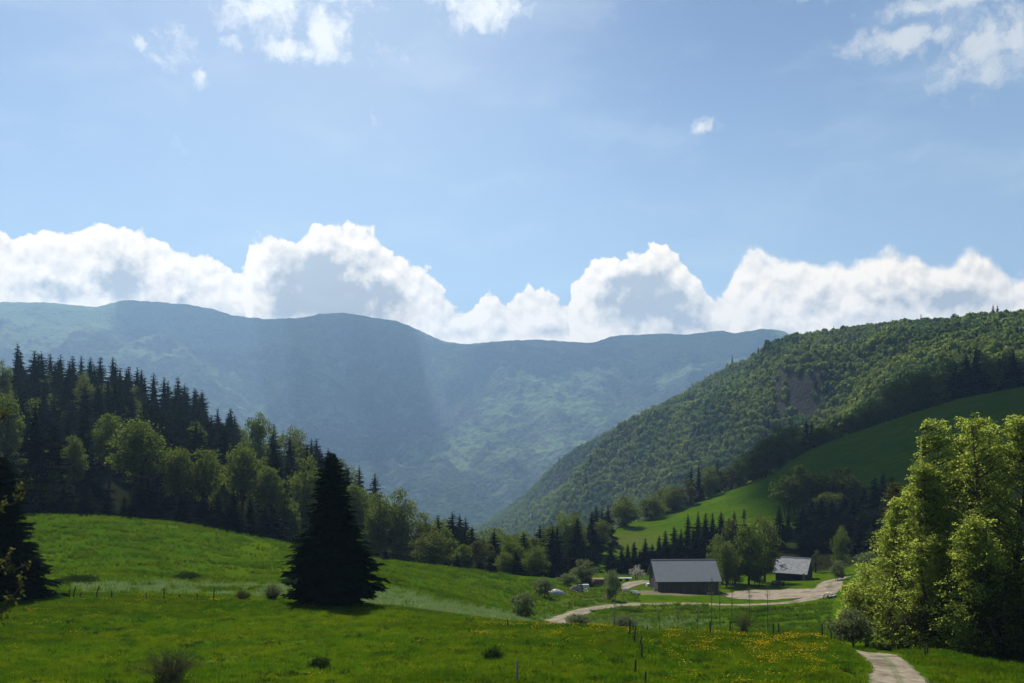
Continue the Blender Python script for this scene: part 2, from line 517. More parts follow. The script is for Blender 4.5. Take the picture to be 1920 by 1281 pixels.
LH[:, 15] -= 9.0 * np.clip((PXG - 880) / 100, 0, 1)
TAB = np.empty((NPX, NLD), dtype=np.float32)


def pchip(xk, yk, xq):
    h = np.diff(xk); dl = np.diff(yk) / h
    m = np.zeros_like(yk)
    w1 = 2 * h[1:] + h[:-1]; w2 = h[1:] + 2 * h[:-1]
    same = dl[1:] * dl[:-1] > 0
    den = np.where(same, w1 / np.where(same, dl[:-1], 1) + w2 / np.where(same, dl[1:], 1), 1)
    m[1:-1] = np.where(same, (w1 + w2) / den, 0)
    m[0] = dl[0]; m[-1] = dl[-1]
    i = np.clip(np.searchsorted(xk, xq) - 1, 0, len(h) - 1)
    t = (xq - xk[i]) / h[i]
    return ((2 * t ** 3 - 3 * t ** 2 + 1) * yk[i] + (t ** 3 - 2 * t ** 2 + t) * h[i] * m[i] + (-2 * t ** 3 + 3 * t ** 2) * yk[i + 1] + (t ** 3 - t ** 2) * h[i] * m[i + 1])


for c in range(NPX):
    xk = np.concatenate([[0.0], LD[c]]); yk = np.concatenate([[-1.7], LH[c]])
    TAB[c] = pchip(xk, yk, DG)


def height(X, Y, detail=True):
    X = np.asarray(X, dtype=float); Y = np.asarray(Y, dtype=float)
    r = np.hypot(X, Y) + 1e-6
    a = np.clip(np.arctan2(X, Y), -0.88, 0.88)
    px = 960 + F * np.tan(a)
    D = np.clip(r * np.cos(a), 3.01, 29800)
    u = np.clip((px - PXA) / (PXB - PXA) * (NPX - 1), 0, NPX - 1.001)
    w = np.clip((np.log(D) - LDG[0]) / (LDG[-1] - LDG[0]) * (NLD - 1), 0, NLD - 1.001)
    i = u.astype(int); j = w.astype(int); fu = u - i; fw = w - j
    h = (TAB[i, j] * (1 - fu) + TAB[i + 1, j] * fu) * (1 - fw) + (TAB[i, j + 1] * (1 - fu) + TAB[i + 1, j + 1] * fu) * fw
    if detail:
        k = np.clip((D - 40) / 30, 0, 1) * np.clip((700 - D) / 200, 0, 1)
        h = h + k * (0.12 * fbm(X / 3.0, Y / 3.0, 3, 11) + 0.25 * fbm(X / 17.0, Y / 17.0, 2, 21))
        # rolling of the forested ridge
        k = np.clip((D - 640) / 200, 0, 1) * np.clip((3200 - D) / 400, 0, 1) * np.clip((px - 850) / 120, 0, 1)
        h = h + k * (20 * fbm(X / 150.0, Y / 150.0, 4, 31) * np.clip(1.6 - (D / np.interp(px, [880, 925, 1060, 1350, 1600, 1920], [2900, 2450, 1950, 1500, 1150, 920])) * 1.4, .15, 1) + 44 * (ridged((X + .5 * Y) / 260.0, (Y - .5 * X) / 420.0, 3, 35) - .6) * np.clip((1900 - D) / 500, .3, 1) * np.clip(6.0 - 6.0 * D / np.interp(px, [880, 925, 1060, 1350, 1600, 1920], [2900, 2450, 1950, 1500, 1150, 920]), .1, 1))
        # spurs and gullies of the far mountain
        k = np.clip((D - 3100) / 500, 0, 1) * np.clip((5750 - D) / 450, 0, 1)
        rx = X + 0.35 * Y; ry = Y * 0.35
        wv = 150 * fbm(X / 500., Y / 500., 2, 77)
        h = h + k * (230 * (ridged((rx + wv) / 900.0, (ry + wv) / 900.0, 6, 41) - 0.5) + 60 * fbm(X / 190., Y / 190., 5, 51))
        k = np.clip((D - 5200) / 400, 0, 1) * np.clip((6100 - D) / 200, 0, 1)
        h = h + k * 7.0 * fbm(X / 45., Y / 60., 5, 61)
    return h


# screen rows of the terrain, for looking up points
def _colrows():
    X = (PXG[:, None] - 960) / F * DG[None, :]
    Y = np.broadcast_to(DG[None, :], X.shape)
    out = np.empty(X.shape, dtype=np.float32)
    for a in range(0, NPX, 400):
        out[a:a + 400] = HOR - height(X[a:a + 400], Y[a:a + 400]) * F / Y[a:a + 400]
    return out


ROWS = _colrows()
RUNMIN = np.minimum.accumulate(ROWS, axis=1)


def at(px, py, dmin=40.0):
    """first terrain point seen at photograph pixel (px, py) beyond dmin"""
    c = int(round((px - PXA) / (PXB - PXA) * (NPX - 1)))
    j0 = np.searchsorted(DG, dmin)
    idx = np.nonzero(ROWS[c, j0:] <= py)[0]
    j = j0 + (idx[0] if len(idx) else 0)
    D = DG[j]
    if idx[0] > 0 if len(idx) else False:
        a, b = ROWS[c, j - 1], ROWS[c, j]
        t = (a - py) / max(a - b, 1e-6)
        D = DG[j - 1] + (DG[j] - DG[j - 1]) * min(max(t, 0), 1)
    X = (px - 960) / F * D
    return np.array([X, D, float(height(X, D))])


def gnd(px, D):
    X = (px - 960) / F * D
    return np.array([X, D, float(height(X, D))])


# ------------------------------------------------------------------ materials
def coord(g, kind='Object'):
    return g.new('ShaderNodeTexCoord').outputs[kind]


def attr(g, name):
    n = g.new('ShaderNodeAttribute')
    n.attribute_name = name
    return n.outputs['Fac']


def mat_meadow(g, out):
    co = g.new('ShaderNodeNewGeometry').outputs['Position']
    big = g.noise(co, 0.035, 4, 0.6)
    mid = g.noise(co, 0.35, 5, 0.65)
    fine = g.noise(co, 3.0, 5, 0.7)
    c = g.mix(g.ss(big, 0.35, 0.65), c4(0.0289, 0.0712, 0.0014), c4(0.0527, 0.0872, 0.0021))
    c = g.mix(g.ss(mid, 0.42, 0.72), c, c4(0.0205, 0.0572, 0.0014))
    c = g.mix(g.ss(fine, 0.45, 0.8, 0, 0.6), c, c4(0.0722, 0.1046, 0.0042))
    c = g.mix(g.ss(g.noise(co, 0.9, 4, 0.7), 0.58, 0.74, 0, 0.7), c, c4(0.0136, 0.0390, 0.0021))
    st = g.noise(g.v('MULTIPLY', co, (0.25, 1.0, 1.0)), 0.5, 5, 0.7)
    c = g.mix(g.ss(st, 0.48, 0.7, 0, 0.6), c, c4(0.0723, 0.1009, 0.0062))
    c = g.mix(g.ss(g.noise(co, 0.12, 5, 0.7), 0.52, 0.66, 0, 0.45), c, c4(0.0173, 0.0494, 0.0021))
    pale = attr(g, 'pale')
    pc = g.mix(g.ss(g.noise(co, 1.8, 5, 0.75), 0.42, 0.58), c4(0.0233, 0.0500, 0.0050), c4(0.2120, 0.2600, 0.1150))
    c = g.mix(pale, c, pc)
    c = g.mix(attr(g, 'dry'), c, g.mix(fine, c4(0.1018, 0.0767, 0.0278), c4(0.0677, 0.0836, 0.0209)))
    c = g.mix(attr(g, 'dirt'), c, g.mix(g.noise(co, 1.2, 6, 0.7), c4(0.1358, 0.0907, 0.0697), c4(0.3562, 0.2580, 0.2163)))
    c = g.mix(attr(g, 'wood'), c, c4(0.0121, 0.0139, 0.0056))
    h = g.m('ADD', g.m('MULTIPLY', mid, 1.0), g.m('MULTIPLY', fine, 0.35))
    return rough_diffuse(g, c, h, 0.8, 0.5)


def rough_diffuse(g, c, h, bs, bd):
    d = g.new('ShaderNodeBsdfDiffuse')
    g.l.new(c, d.inputs['Color'])
    b = g.new('ShaderNodeBump')
    b.inputs['Strength'].default_value = bs
    b.inputs['Distance'].default_value = bd
    g.l.new(h, b.inputs['Height'])
    g.l.new(b.outputs[0], d.inputs['Normal'])
    return d.outputs[0]


def mat_ridge(g, out):
    co = g.new('ShaderNodeNewGeometry').outputs['Position']
    c = g.mix(g.noise(co, 0.05, 4, 0.6), c4(0.020, 0.034, 0.010), c4(0.040, 0.060, 0.018))
    c = g.mix(attr(g, 'rock'), c, g.mix(g.noise(co, 0.08, 6, 0.7), c4(0.018, 0.018, 0.015), c4(0.048, 0.042, 0.036)))
    return principled(g, c, 0.95, 0.05, bump=g.noise(co, 0.15, 5, 0.7), bs=1.0, bd=6.0)


def mat_mountain(g, out):
    geo = g.new('ShaderNodeNewGeometry')
    co = geo.outputs['Position']
    big = g.noise(co, 0.0016, 5, 0.62)
    tex = g.voro(co, 0.05, 0.4)
    mid = g.noise(co, 0.012, 6, 0.7)
    wood = g.mix(g.ss(tex, 0.1, 0.7), c4(0.0455, 0.0704, 0.0325), c4(0.0166, 0.0298, 0.0148))
    grass = g.mix(mid, c4(0.0765, 0.1305, 0.0454), c4(0.1305, 0.1710, 0.0756))
    _, _, z = g.sep(co)
    zz = g.m('ADD', g.m('DIVIDE', z, 900.0), g.m('MULTIPLY', g.m('SUBTRACT', big, 0.5), 1.6))
    c = g.mix(g.ss(g.m('ADD', g.m('MULTIPLY', mid, 0.5), g.m('MULTIPLY', big, 0.7)), 0.56, 0.68), wood, grass)
    c = g.mix(g.ss(zz, 0.35, 0.55), c, grass)
    _, _, nz = g.sep(geo.outputs['True Normal'])
    c = g.mix(g.ss(nz, 0.82, 0.6, 0, 0.85), c, g.mix(mid, c4(0.0414, 0.0497, 0.0464), c4(0.0994, 0.0994, 0.0927)))
    h = g.m('ADD', g.m('MULTIPLY', mid, 1.4), g.m('MULTIPLY', tex, -0.6))
    return rough_diffuse(g, c, h, 0.9, 14.0)


def leafmat(dark, light, trans, tr=0.5, hue=0.35, big=0.25, world=False):
    def f(g, out):
        rnd = g.new('ShaderNodeNewGeometry').outputs['Random Per Island']
        oi = g.new('ShaderNodeObjectInfo').outputs['Random']
        co = coord(g)
        n = g.noise(co, big, 3, 0.6)
        c = g.mix(g.m('ADD', g.m('MULTIPLY', rnd, 0.6), g.m('MULTIPLY', n, 0.5)), dark, light)
        c = g.mix(g.m('MULTIPLY', oi, hue), c, c4(dark[0] * 1.9, dark[1] * 1.05, dark[2] * 1.2))
        t = g.mix(g.m('MULTIPLY', rnd, 0.5), trans, c4(trans[0] * 0.6, trans[1] * 0.65, trans[2] * 0.6))
        t = g.mix(g.m('MULTIPLY', oi, hue), t, c4(trans[0] * 0.8, trans[1] * 0.62, trans[2]))
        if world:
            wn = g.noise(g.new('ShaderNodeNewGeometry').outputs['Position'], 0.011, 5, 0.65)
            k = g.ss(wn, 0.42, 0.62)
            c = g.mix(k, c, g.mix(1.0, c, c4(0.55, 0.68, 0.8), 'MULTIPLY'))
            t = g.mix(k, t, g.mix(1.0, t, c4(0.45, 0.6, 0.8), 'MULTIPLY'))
        d = g.new('ShaderNodeBsdfDiffuse')
        g.l.new(c, d.inputs['Color'])
        tn = g.new('ShaderNodeBsdfTranslucent')
        g.l.new(t, tn.inputs['Color'])
        mx = g.new('ShaderNodeMixShader')
        mx.inputs[0].default_value = tr
        g.l.new(d.outputs[0], mx.inputs[1]); g.l.new(tn.outputs[0], mx.inputs[2])
        return mx.outputs[0]
    return f


def mat_plain(c1, c2, scale, rough, spec, stretch=(1, 1, 1)):
    def f(g, out):
        n = g.noise(g.v('MULTIPLY', coord(g), tuple(float(k) for k in stretch)), scale, 5, 0.7)
        return principled(g, g.mix(g.ss(n, 0.35, 0.65), c1, c2), rough, spec)
    return f


def mat_bark(c1, c2):
    def f(g, out):
        co = coord(g)
        n = g.noise(g.v('MULTIPLY', co, (6.0, 6.0, 1.0)), 1.0, 5, 0.7)
        return principled(g, g.mix(n, c1, c2), 0.95, 0.1, bump=n, bs=0.6, bd=0.05)
    return f


def mat_noise(c1, c2, scale=2.0, rough=0.9, spec=0.2, stretch=(1, 1, 1), metallic=0.0, bd=0.02):
    def f(g, out):
        n = g.noise(g.v('MULTIPLY', coord(g), tuple(float(k) for k in stretch)), scale, 5, 0.65)
        return principled(g, g.mix(g.ss(n, 0.3, 0.7), c1, c2), rough, spec, metallic, bump=n, bs=0.4, bd=bd)
    return f


def mat_grass(g, out):
    geo = g.new('ShaderNodeNewGeometry')
    co = geo.outputs['Position']; rnd = geo.outputs['Random Per Island']
    a = g.noise(co, 0.22, 5, 0.7); b = g.noise(co, 1.1, 4, 0.7)
    c = g.mix(g.ss(a, 0.35, 0.65), c4(0.0308, 0.0812, 0.0040), c4(0.0819, 0.1203, 0.0040))
    c = g.mix(g.ss(b, 0.45, 0.7, 0, 0.75), c, c4(0.0206, 0.0497, 0.0040))
    c = g.mix(g.m('MULTIPLY', g.ss(rnd, 0.6, 1.0), 0.5), c, c4(0.1279, 0.1440, 0.0158))
    w = g.ss(g.noise(g.v('MULTIPLY', co, (0.4, 1.0, 1.0)), 0.09, 4, 0.6), 0.42, 0.62)  # broad bands of sun and shade painted into the blade colour
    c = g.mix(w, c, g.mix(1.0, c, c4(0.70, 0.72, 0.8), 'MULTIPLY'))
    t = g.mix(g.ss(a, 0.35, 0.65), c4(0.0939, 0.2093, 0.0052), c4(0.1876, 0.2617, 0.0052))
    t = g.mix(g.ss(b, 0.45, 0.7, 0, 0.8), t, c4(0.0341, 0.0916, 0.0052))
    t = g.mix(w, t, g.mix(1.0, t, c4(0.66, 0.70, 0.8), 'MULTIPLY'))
    d = g.new('ShaderNodeBsdfDiffuse'); g.l.new(c, d.inputs['Color'])
    tn = g.new('ShaderNodeBsdfTranslucent'); g.l.new(t, tn.inputs['Color'])
    mx = g.new('ShaderNodeMixShader'); mx.inputs[0].default_value = 0.5
    g.l.new(d.outputs[0], mx.inputs[1]); g.l.new(tn.outputs[0], mx.inputs[2])
    return mx.outputs[0]


M = {
    'meadow': material('meadow_grass', mat_meadow),
    'ridge': material('ridge_floor', mat_ridge),
    'mountain': material('mountain_slopes', mat_mountain),
    'leaf_beech': material('beech_leaf', leafmat(c4(0.0772, 0.1192, 0.0225), c4(0.1824, 0.2384, 0.0492), c4(0.4766, 0.5609, 0.0788), 0.5, 0.15, 0.5)),
    'leaf_fresh': material('fresh_leaf', leafmat(c4(0.0320, 0.0600, 0.0096), c4(0.0720, 0.1080, 0.0200), c4(0.1600, 0.2320, 0.0280), 0.45, 0.7)),
    'leaf_wood': material('woodland_leaf', leafmat(c4(0.0358, 0.0683, 0.0146), c4(0.0845, 0.1219, 0.0260), c4(0.1707, 0.2438, 0.0325), 0.45, 0.8)),
    'leaf_olive': material('olive_woodland_leaf', leafmat(c4(0.040, 0.056, 0.010), c4(0.085, 0.105, 0.018), c4(0.17, 0.225, 0.026), 0.45, 0.35)),
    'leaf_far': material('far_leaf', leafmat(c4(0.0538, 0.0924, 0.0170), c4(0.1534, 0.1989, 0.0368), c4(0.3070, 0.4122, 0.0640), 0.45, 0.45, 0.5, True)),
    'leaf_willow': material('willow_leaf', leafmat(c4(0.0640, 0.0960, 0.0360), c4(0.1280, 0.1600, 0.0720), c4(0.1920, 0.2400, 0.0800), 0.45, 0.2)),
    'leaf_brown': material('budding_leaf', leafmat(c4(0.040, 0.044, 0.017), c4(0.075, 0.080, 0.026), c4(0.115, 0.125, 0.03), 0.4, 0.1)),
    'blossom': material('blossom', leafmat(c4(0.3600, 0.3360, 0.2640), c4(0.6000, 0.5760, 0.4800), c4(0.4000, 0.4000, 0.2800), 0.35, 0.0)),
    'needle': material('spruce_needle', leafmat(c4(0.0060, 0.0120, 0.0060), c4(0.0165, 0.0270, 0.0112), c4(0.0105, 0.0225, 0.0060), 0.15, 0.1)),
    'bark': material('bark', mat_bark(c4(0.0280, 0.0224, 0.0160), c4(0.0800, 0.0680, 0.0560))),
    'bark_pale': material('pale_bark', mat_bark(c4(0.0720, 0.0640, 0.0520), c4(0.1600, 0.1440, 0.1200))),
    'post': material('weathered_post', mat_bark(c4(0.0200, 0.0176, 0.0144), c4(0.0640, 0.0560, 0.0480))),
    'post_pale': material('pale_post', mat_bark(c4(0.1760, 0.1600, 0.1440), c4(0.3040, 0.2880, 0.2560))),
    'grass': material('grass_blade', mat_grass),
    'grasspale': material('pale_grass_blade', leafmat(c4(0.12, 0.18, 0.07), c4(0.25, 0.33, 0.15), c4(0.25, 0.35, 0.11), 0.4, 0.0, 0.1)),
    'weed': material('weed_leaf', leafmat(c4(0.0124, 0.0341, 0.0050), c4(0.0372, 0.0744, 0.0124), c4(0.0496, 0.0992, 0.0124), 0.3, 0.2)),
    'yellow': material('dandelion_yellow', leafmat(c4(0.5890, 0.3800, 0.0095), c4(0.7125, 0.5225, 0.0190), c4(0.5700, 0.3990, 0.0095), 0.3, 0.0)),
    'gravel': material('gravel', mat_noise(c4(0.1776, 0.1480, 0.1147), c4(0.3108, 0.2738, 0.2220), 1.6, bd=0.05)),
    'rooftin': material('grey_tin_roof', mat_plain(c4(0.1400, 0.1512, 0.1624), c4(0.1568, 0.1680, 0.1770), 0.9, 0.8, 0.1)),
    'rooftin2': material('corrugated_roof', mat_plain(c4(0.22, 0.225, 0.23), c4(0.34, 0.345, 0.34), 1.4, 0.7, 0.15)),
    'plank': material('weathered_plank', mat_noise(c4(0.0370, 0.0311, 0.0252), c4(0.1110, 0.0962, 0.0777), 1.0, 0.9, 0.1, (7, 7, .5))),
    'stone': material('stone', mat_noise(c4(0.0962, 0.0888, 0.0814), c4(0.2664, 0.2516, 0.2294), 1.2)),
    'masonry': material('masonry', mat_noise(c4(0.1184, 0.1110, 0.0962), c4(0.2220, 0.2072, 0.1850), 1.5)),
    'dark': material('shade_and_dark_parts', mat_noise(c4(0.0089, 0.0089, 0.0089), c4(0.0222, 0.0207, 0.0185), 1.0)),  # near-black: painted shade of the barn front; also lining, wheels, legs
    'white': material('white_paint', mat_noise(c4(0.5180, 0.5180, 0.5032), c4(0.6068, 0.5994, 0.5846), 1.0, 0.6)),
    'greymetal': material('grey_metal', mat_noise(c4(0.2220, 0.2294, 0.2368), c4(0.3700, 0.3700, 0.3700), 1.0, 0.5)),
    'timber': material('new_timber', mat_noise(c4(0.55, 0.34, 0.13), c4(0.72, 0.48, 0.2), 1.5, 0.8, 0.2, (1, 6, 6))),
    'log': material('log_wood', mat_noise(c4(0.16, 0.09, 0.055), c4(0.34, 0.22, 0.15), 1.8)),
    'cloud': material('cloud_white', mat_noise(c4(0.85, 0.85, 0.86), c4(0.92, 0.92, 0.92), 0.01)),
}

# ------------------------------------------------------------------ terrain meshes
ANG = np.concatenate([np.linspace(-math.pi, -0.62, 70)[:-1], np.linspace(-0.62, -0.50, 40)[:-1], np.linspace(-0.50, 0.50, 880)[:-1], np.linspace(0.50, 0.62, 40)[:-1], np.linspace(0.62, math.pi, 70)])


def terrain(name, dists, mat, attrs=None):
    A, R = np.meshgrid(ANG, dists, indexing='ij')
    ac = np.clip(A, -0.88, 0.88)
    R = R / np.cos(ac)
    X = R * np.sin(A); Y = R * np.cos(A)
    Z = height(X, Y)
    nA, nR = X.shape
    idx = np.arange(nA * nR).reshape(nA, nR)
    f = np.stack([idx[:-1, :-1], idx[1:, :-1], idx[1:, 1:], idx[:-1, 1:]], -1).reshape(-1, 4)
    me = mesh_from(name, np.stack([X, Y, Z], -1).reshape(-1, 3), f, [mat], True)
    if attrs:
        px = 960 + F * np.tan(ac)
        D = np.broadcast_to(dists[None, :], X.shape)
        py = HOR - Z * F / D
        for k, v in attrs(px, py, X, Y, D).items():
            at_ = me.attributes.new(k, 'FLOAT', 'POINT')
            at_.data.foreach_set('value', np.clip(v, 0, 1).astype(np.float32).reshape(-1))
    return obj(name, me, kind='structure')


def sst(x, a, b):
    t = np.clip((x - a) / (b - a), 0, 1)
    return t * t * (3 - 2 * t)


def ell(X, Y, c, rx, ry, soft=0.35, jit=0.35):
    d = np.hypot((X - c[0]) / rx, (Y - c[1]) / ry) + jit * fbm(X / (0.6 * max(rx, ry)) + 3, Y / (0.6 * max(rx, ry)), 4, 5)
    return 1 - sst(d, 1 - soft, 1 + soft)


MEADOW_TOP = [(-900, 960), (0, 968), (1010, 1085)]


def meadow_attrs(px, py, X, Y, D):
    n = fbm(X / 9., Y / 5., 4, 3)
    n2 = fbm(X / 2.5, Y / 2.5, 4, 9)
    pale = np.zeros_like(px)
    # bands of pale bracken across the hollow
    for (x0, x1, d0, w, s) in [(300, 720, 121, 2.0, 1), (270, 620, 109.5, 1.6, .9), (690, 960, 113, 13, .8), (160, 320, 113, 5, .7)]:
        k = sst(px, x0 - 60, x0 + 40) * (1 - sst(px, x1 - 50, x1 + 60)) * np.exp(-((D - d0 - 3 * n) / w) ** 2) * s
        pale = np.maximum(pale, k * np.clip(0.9 + 1.6 * n2, 0, 1))
    k = np.exp(-(((px - 470) / 120) ** 2 + ((D - 66) / 5) ** 2)) * 0.5 * np.clip(0.6 + 2 * n2, 0, 1)
    pale = np.maximum(pale, k)
    k = np.exp(-(((px - 1200) / 140) ** 2 + ((D - 160) / 9) ** 2)) * 0.2 * np.clip(0.5 + 2 * n2, 0, 1)
    pale = np.maximum(pale, k)
    dry = 0.55 * np.exp(-(((px - 1100) / 55) ** 2 + ((D - 196) / 14) ** 2)) + 0.5 * np.exp(-(((px - 1180) / 60) ** 2 + ((D - 335) / 20) ** 2))
    dry = dry + 0.4 * np.exp(-(((px - 220) / 160) ** 2 + ((D - 128) / 6) ** 2)) * (0.5 + n) + 0.45 * ell(X, Y, gnd(1600, 63), 2.6, 5)
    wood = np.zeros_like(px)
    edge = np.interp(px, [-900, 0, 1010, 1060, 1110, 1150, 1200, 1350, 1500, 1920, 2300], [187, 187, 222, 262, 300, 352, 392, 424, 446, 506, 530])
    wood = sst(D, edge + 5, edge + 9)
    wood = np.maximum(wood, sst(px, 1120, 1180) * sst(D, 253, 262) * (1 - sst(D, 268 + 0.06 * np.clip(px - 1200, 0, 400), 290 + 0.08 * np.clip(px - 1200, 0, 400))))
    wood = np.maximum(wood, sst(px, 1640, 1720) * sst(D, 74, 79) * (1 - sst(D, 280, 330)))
    dirt = np.maximum(0.45 * ell(X, Y, at(1240, 1112), 8.5, 4.0), 0)
    return {'pale': pale, 'dry': np.clip(dry, 0, 1), 'wood': wood, 'dirt': dirt * (1 - wood)}


def ridge_attrs(px, py, X, Y, D):
    n = fbm(X / 60., Y / 60., 4, 13)
    r1 = np.exp(-(((px - 1500) / 50) ** 4 + ((py - 745) / 48) ** 4)) * (D > 600)
    r2 = np.exp(-(((px - 1038) / 20) ** 4 + ((py - 900) / 28) ** 4)) * (D > 1500)
    return {'rock': (np.maximum(r1, r2) + 0.25 * n) * (np.maximum(r1, r2) > 0.05)}


NEAR = np.concatenate([[1.0, 3, 6, 9], np.exp(np.linspace(math.log(12), math.log(52), 30)), np.exp(np.linspace(math.log(52.6), math.log(270), 420)), np.exp(np.linspace(math.log(271), math.log(600), 130))])
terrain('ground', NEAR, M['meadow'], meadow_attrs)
RID = np.exp(np.linspace(math.log(600), math.log(3000), 260))
terrain('hills', RID, M['ridge'], ridge_attrs)
FAR = np.concatenate([np.exp(np.linspace(math.log(3000), math.log(6150), 420)), np.exp(np.linspace(math.log(6180), math.log(7050), 14))])
terrain('mountains', FAR, M['mountain'])


# ------------------------------------------------------------------ roads
def ribbon(name, pts, widths, mat, lift=0.06, seed=3):
    """pts: world (x, y) polyline"""
    pts = np.array(pts, dtype=float)
    seg = np.concatenate([[0], np.cumsum(np.hypot(*np.diff(pts, axis=0).T))])
    n = max(int(seg[-1] / 0.5), 10)
    s = np.linspace(0, seg[-1], n)
    P = np.stack([smooth1(np.interp(s, seg, pts[:, i]), 9) for i in range(2)], 1)
    w = smooth1(np.interp(s, seg, widths), 6)
    t = np.gradient(P, axis=0); t /= np.linalg.norm(t, axis=1)[:, None]
    nrm = np.stack([-t[:, 1], t[:, 0]], 1)
    m = 13
    k = np.linspace(-1, 1, m)
    off = k[None, :] * w[:, None] / 2
    ed = np.abs(k)[None, :] ** 6
    jit = 0.45 * fbm(P[:, :1] / 1.4 + 0 * k, P[:, 1:] / 1.4 + k[None, :] * 3, 3, seed)
    off = off + ed * jit * np.sign(k)[None, :]
    XY = P[:, None, :] + nrm[:, None, :] * off[..., None]
    Z = height(XY[..., 0], XY[..., 1]) + lift - 0.03 * (np.abs(k)[None, :] > 0.95)
    V = np.concatenate([XY, Z[..., None]], -1)
    idx = np.arange(n * m).reshape(n, m)
    f = np.stack([idx[:-1, :-1], idx[:-1, 1:], idx[1:, 1:], idx[1:, :-1]], -1).reshape(-1, 4)
    me = mesh_from(name, V.reshape(-1, 3), f, [mat], True)
    a_ = me.attributes.new('across', 'FLOAT', 'POINT')
    a_.data.foreach_set('value', np.broadcast_to(k[None, :], (n, m)).astype(np.float32).reshape(-1))
    return obj(name, me, kind='structure')


def mat_track(g, out):
    co = g.new('ShaderNodeNewGeometry').outputs['Position']
    n = g.noise(co, 1.1, 6, 0.7)
    c = g.mix(g.ss(n, 0.3, 0.7), c4(0.140, 0.112, 0.076), c4(0.265, 0.222, 0.158))
    c = g.mix(g.ss(g.noise(co, 9.0, 3, 0.7), 0.55, 0.7, 0, 0.4), c, c4(0.2664, 0.2368, 0.1924))
    c = g.mix(g.ss(g.noise(co, 0.25, 4, 0.6), 0.52, 0.64, 0, 0.7), c, c4(0.0666, 0.0555, 0.0407))
    ac = g.m('ABSOLUTE', attr(g, 'across'))
    nn = g.m('MULTIPLY', g.m('SUBTRACT', g.noise(co, 1.7, 4, 0.7), 0.5), 0.5)
    grassy = g.m('MAXIMUM', g.m('MULTIPLY', g.ss(g.m('ADD', ac, nn), 0.22, 0.05, 0, 0.5), g.ss(ac, 0.0, 0.02)), g.ss(g.m('ADD', ac, nn), 0.80, 1.02, 0, 0.9))
    c = g.mix(grassy, c, c4(0.045, 0.075, 0.012))
    return principled(g, c, 0.95, 0.1, bump=n, bs=0.5, bd=0.08)


M['track'] = material('gravel_track', mat_track)
RA = [at(1640, 1281, 50)[:2] + np.array([-1.0, -9]), at(1660, 1281, 50)[:2] + np.array([-.2, -3]), at(1676, 1279, 50)[:2], at(1693, 1264, 50)[:2], at(1684, 1250, 50)[:2], at(1658, 1238, 50)[:2], at(1636, 1226, 50)[:2], gnd(1616, 76)[:2], gnd(1560, 86)[:2], gnd(1500, 98)[:2], gnd(1380, 108)[:2]]
0 and print('PATH', [tuple(np.round(q, 1)) for q in RA])
ribbon('path', RA, [3.6, 3.6, 3.4, 3.0, 2.7, 2.5, 2.5, 2.6, 2.8, 2.8, 2.8], M['track'], 0.05)
RB = [gnd(1380, 108)[:2], gnd(1200, 116)[:2], gnd(1060, 128)[:2], at(1035, 1168, 120)[:2], at(1062, 1156, 120)[:2], at(1092, 1145, 120)[:2], at(1135, 1137, 120)[:2], at(1190, 1132, 120)[:2], at(1260, 1131, 120)[:2], at(1340, 1133, 120)[:2], at(1420, 1134, 120)[:2], at(1480, 1131, 120)[:2],
      at(1525, 1124, 120)[:2], at(1548, 1112, 120)[:2], at(1555, 1098, 120)[:2], at(1565, 1086, 120)[:2], at(1600, 1077, 120)[:2], at(1640, 1072, 120)[:2]]
ribbon('road', RB, [2.8, 2.8, 3.2, 3.8, 3.9, 3.9, 3.7, 3.6, 3.5, 3.5, 3.6, 3.8, 4.8, 6, 6, 4, 3, 3], M['track'], 0.055)
RC = [at(1160, 1108, 150)[:2], at(1175, 1098, 150)[:2], at(1200, 1092, 150)[:2], at(1222, 1089, 150)[:2]]
ribbon('driveway', RC, [3.0, 4.0, 5.0, 4.5], M['track'], 0.065, 8)
# yard between the barns
def sheet(name, c, rx, ry, mat, lift, seed):
    na, nr = 90, 14
    a = np.linspace(0, 2 * math.pi, na, endpoint=False)
    rr = 1 + 0.22 * fbm(np.cos(a) * 2.2 + seed, np.sin(a) * 2.2, 4, seed)
    V = []
    for i in range(nr):
        k = (i + 0.02) / (nr - 1)
        V.append(np.stack([c[0] + rx * k * rr * np.cos(a), c[1] + ry * k * rr * np.sin(a)], 1))
    V = np.concatenate(V)
    Z = height(V[:, 0], V[:, 1]) + lift
    f = []
    for i in range(nr - 1):
        for j in range(na):
            k = (j + 1) % na
            f.append((i * na + j, i * na + k, (i + 1) * na + k, (i + 1) * na + j))
    return obj(name, mesh_from(name, np.column_stack([V, Z]), np.array(f), [mat], True), kind='structure')


yc = (gnd(1462, 208))
sheet('yard', yc, 12.0, 11, M['track'], 0.08, 4)

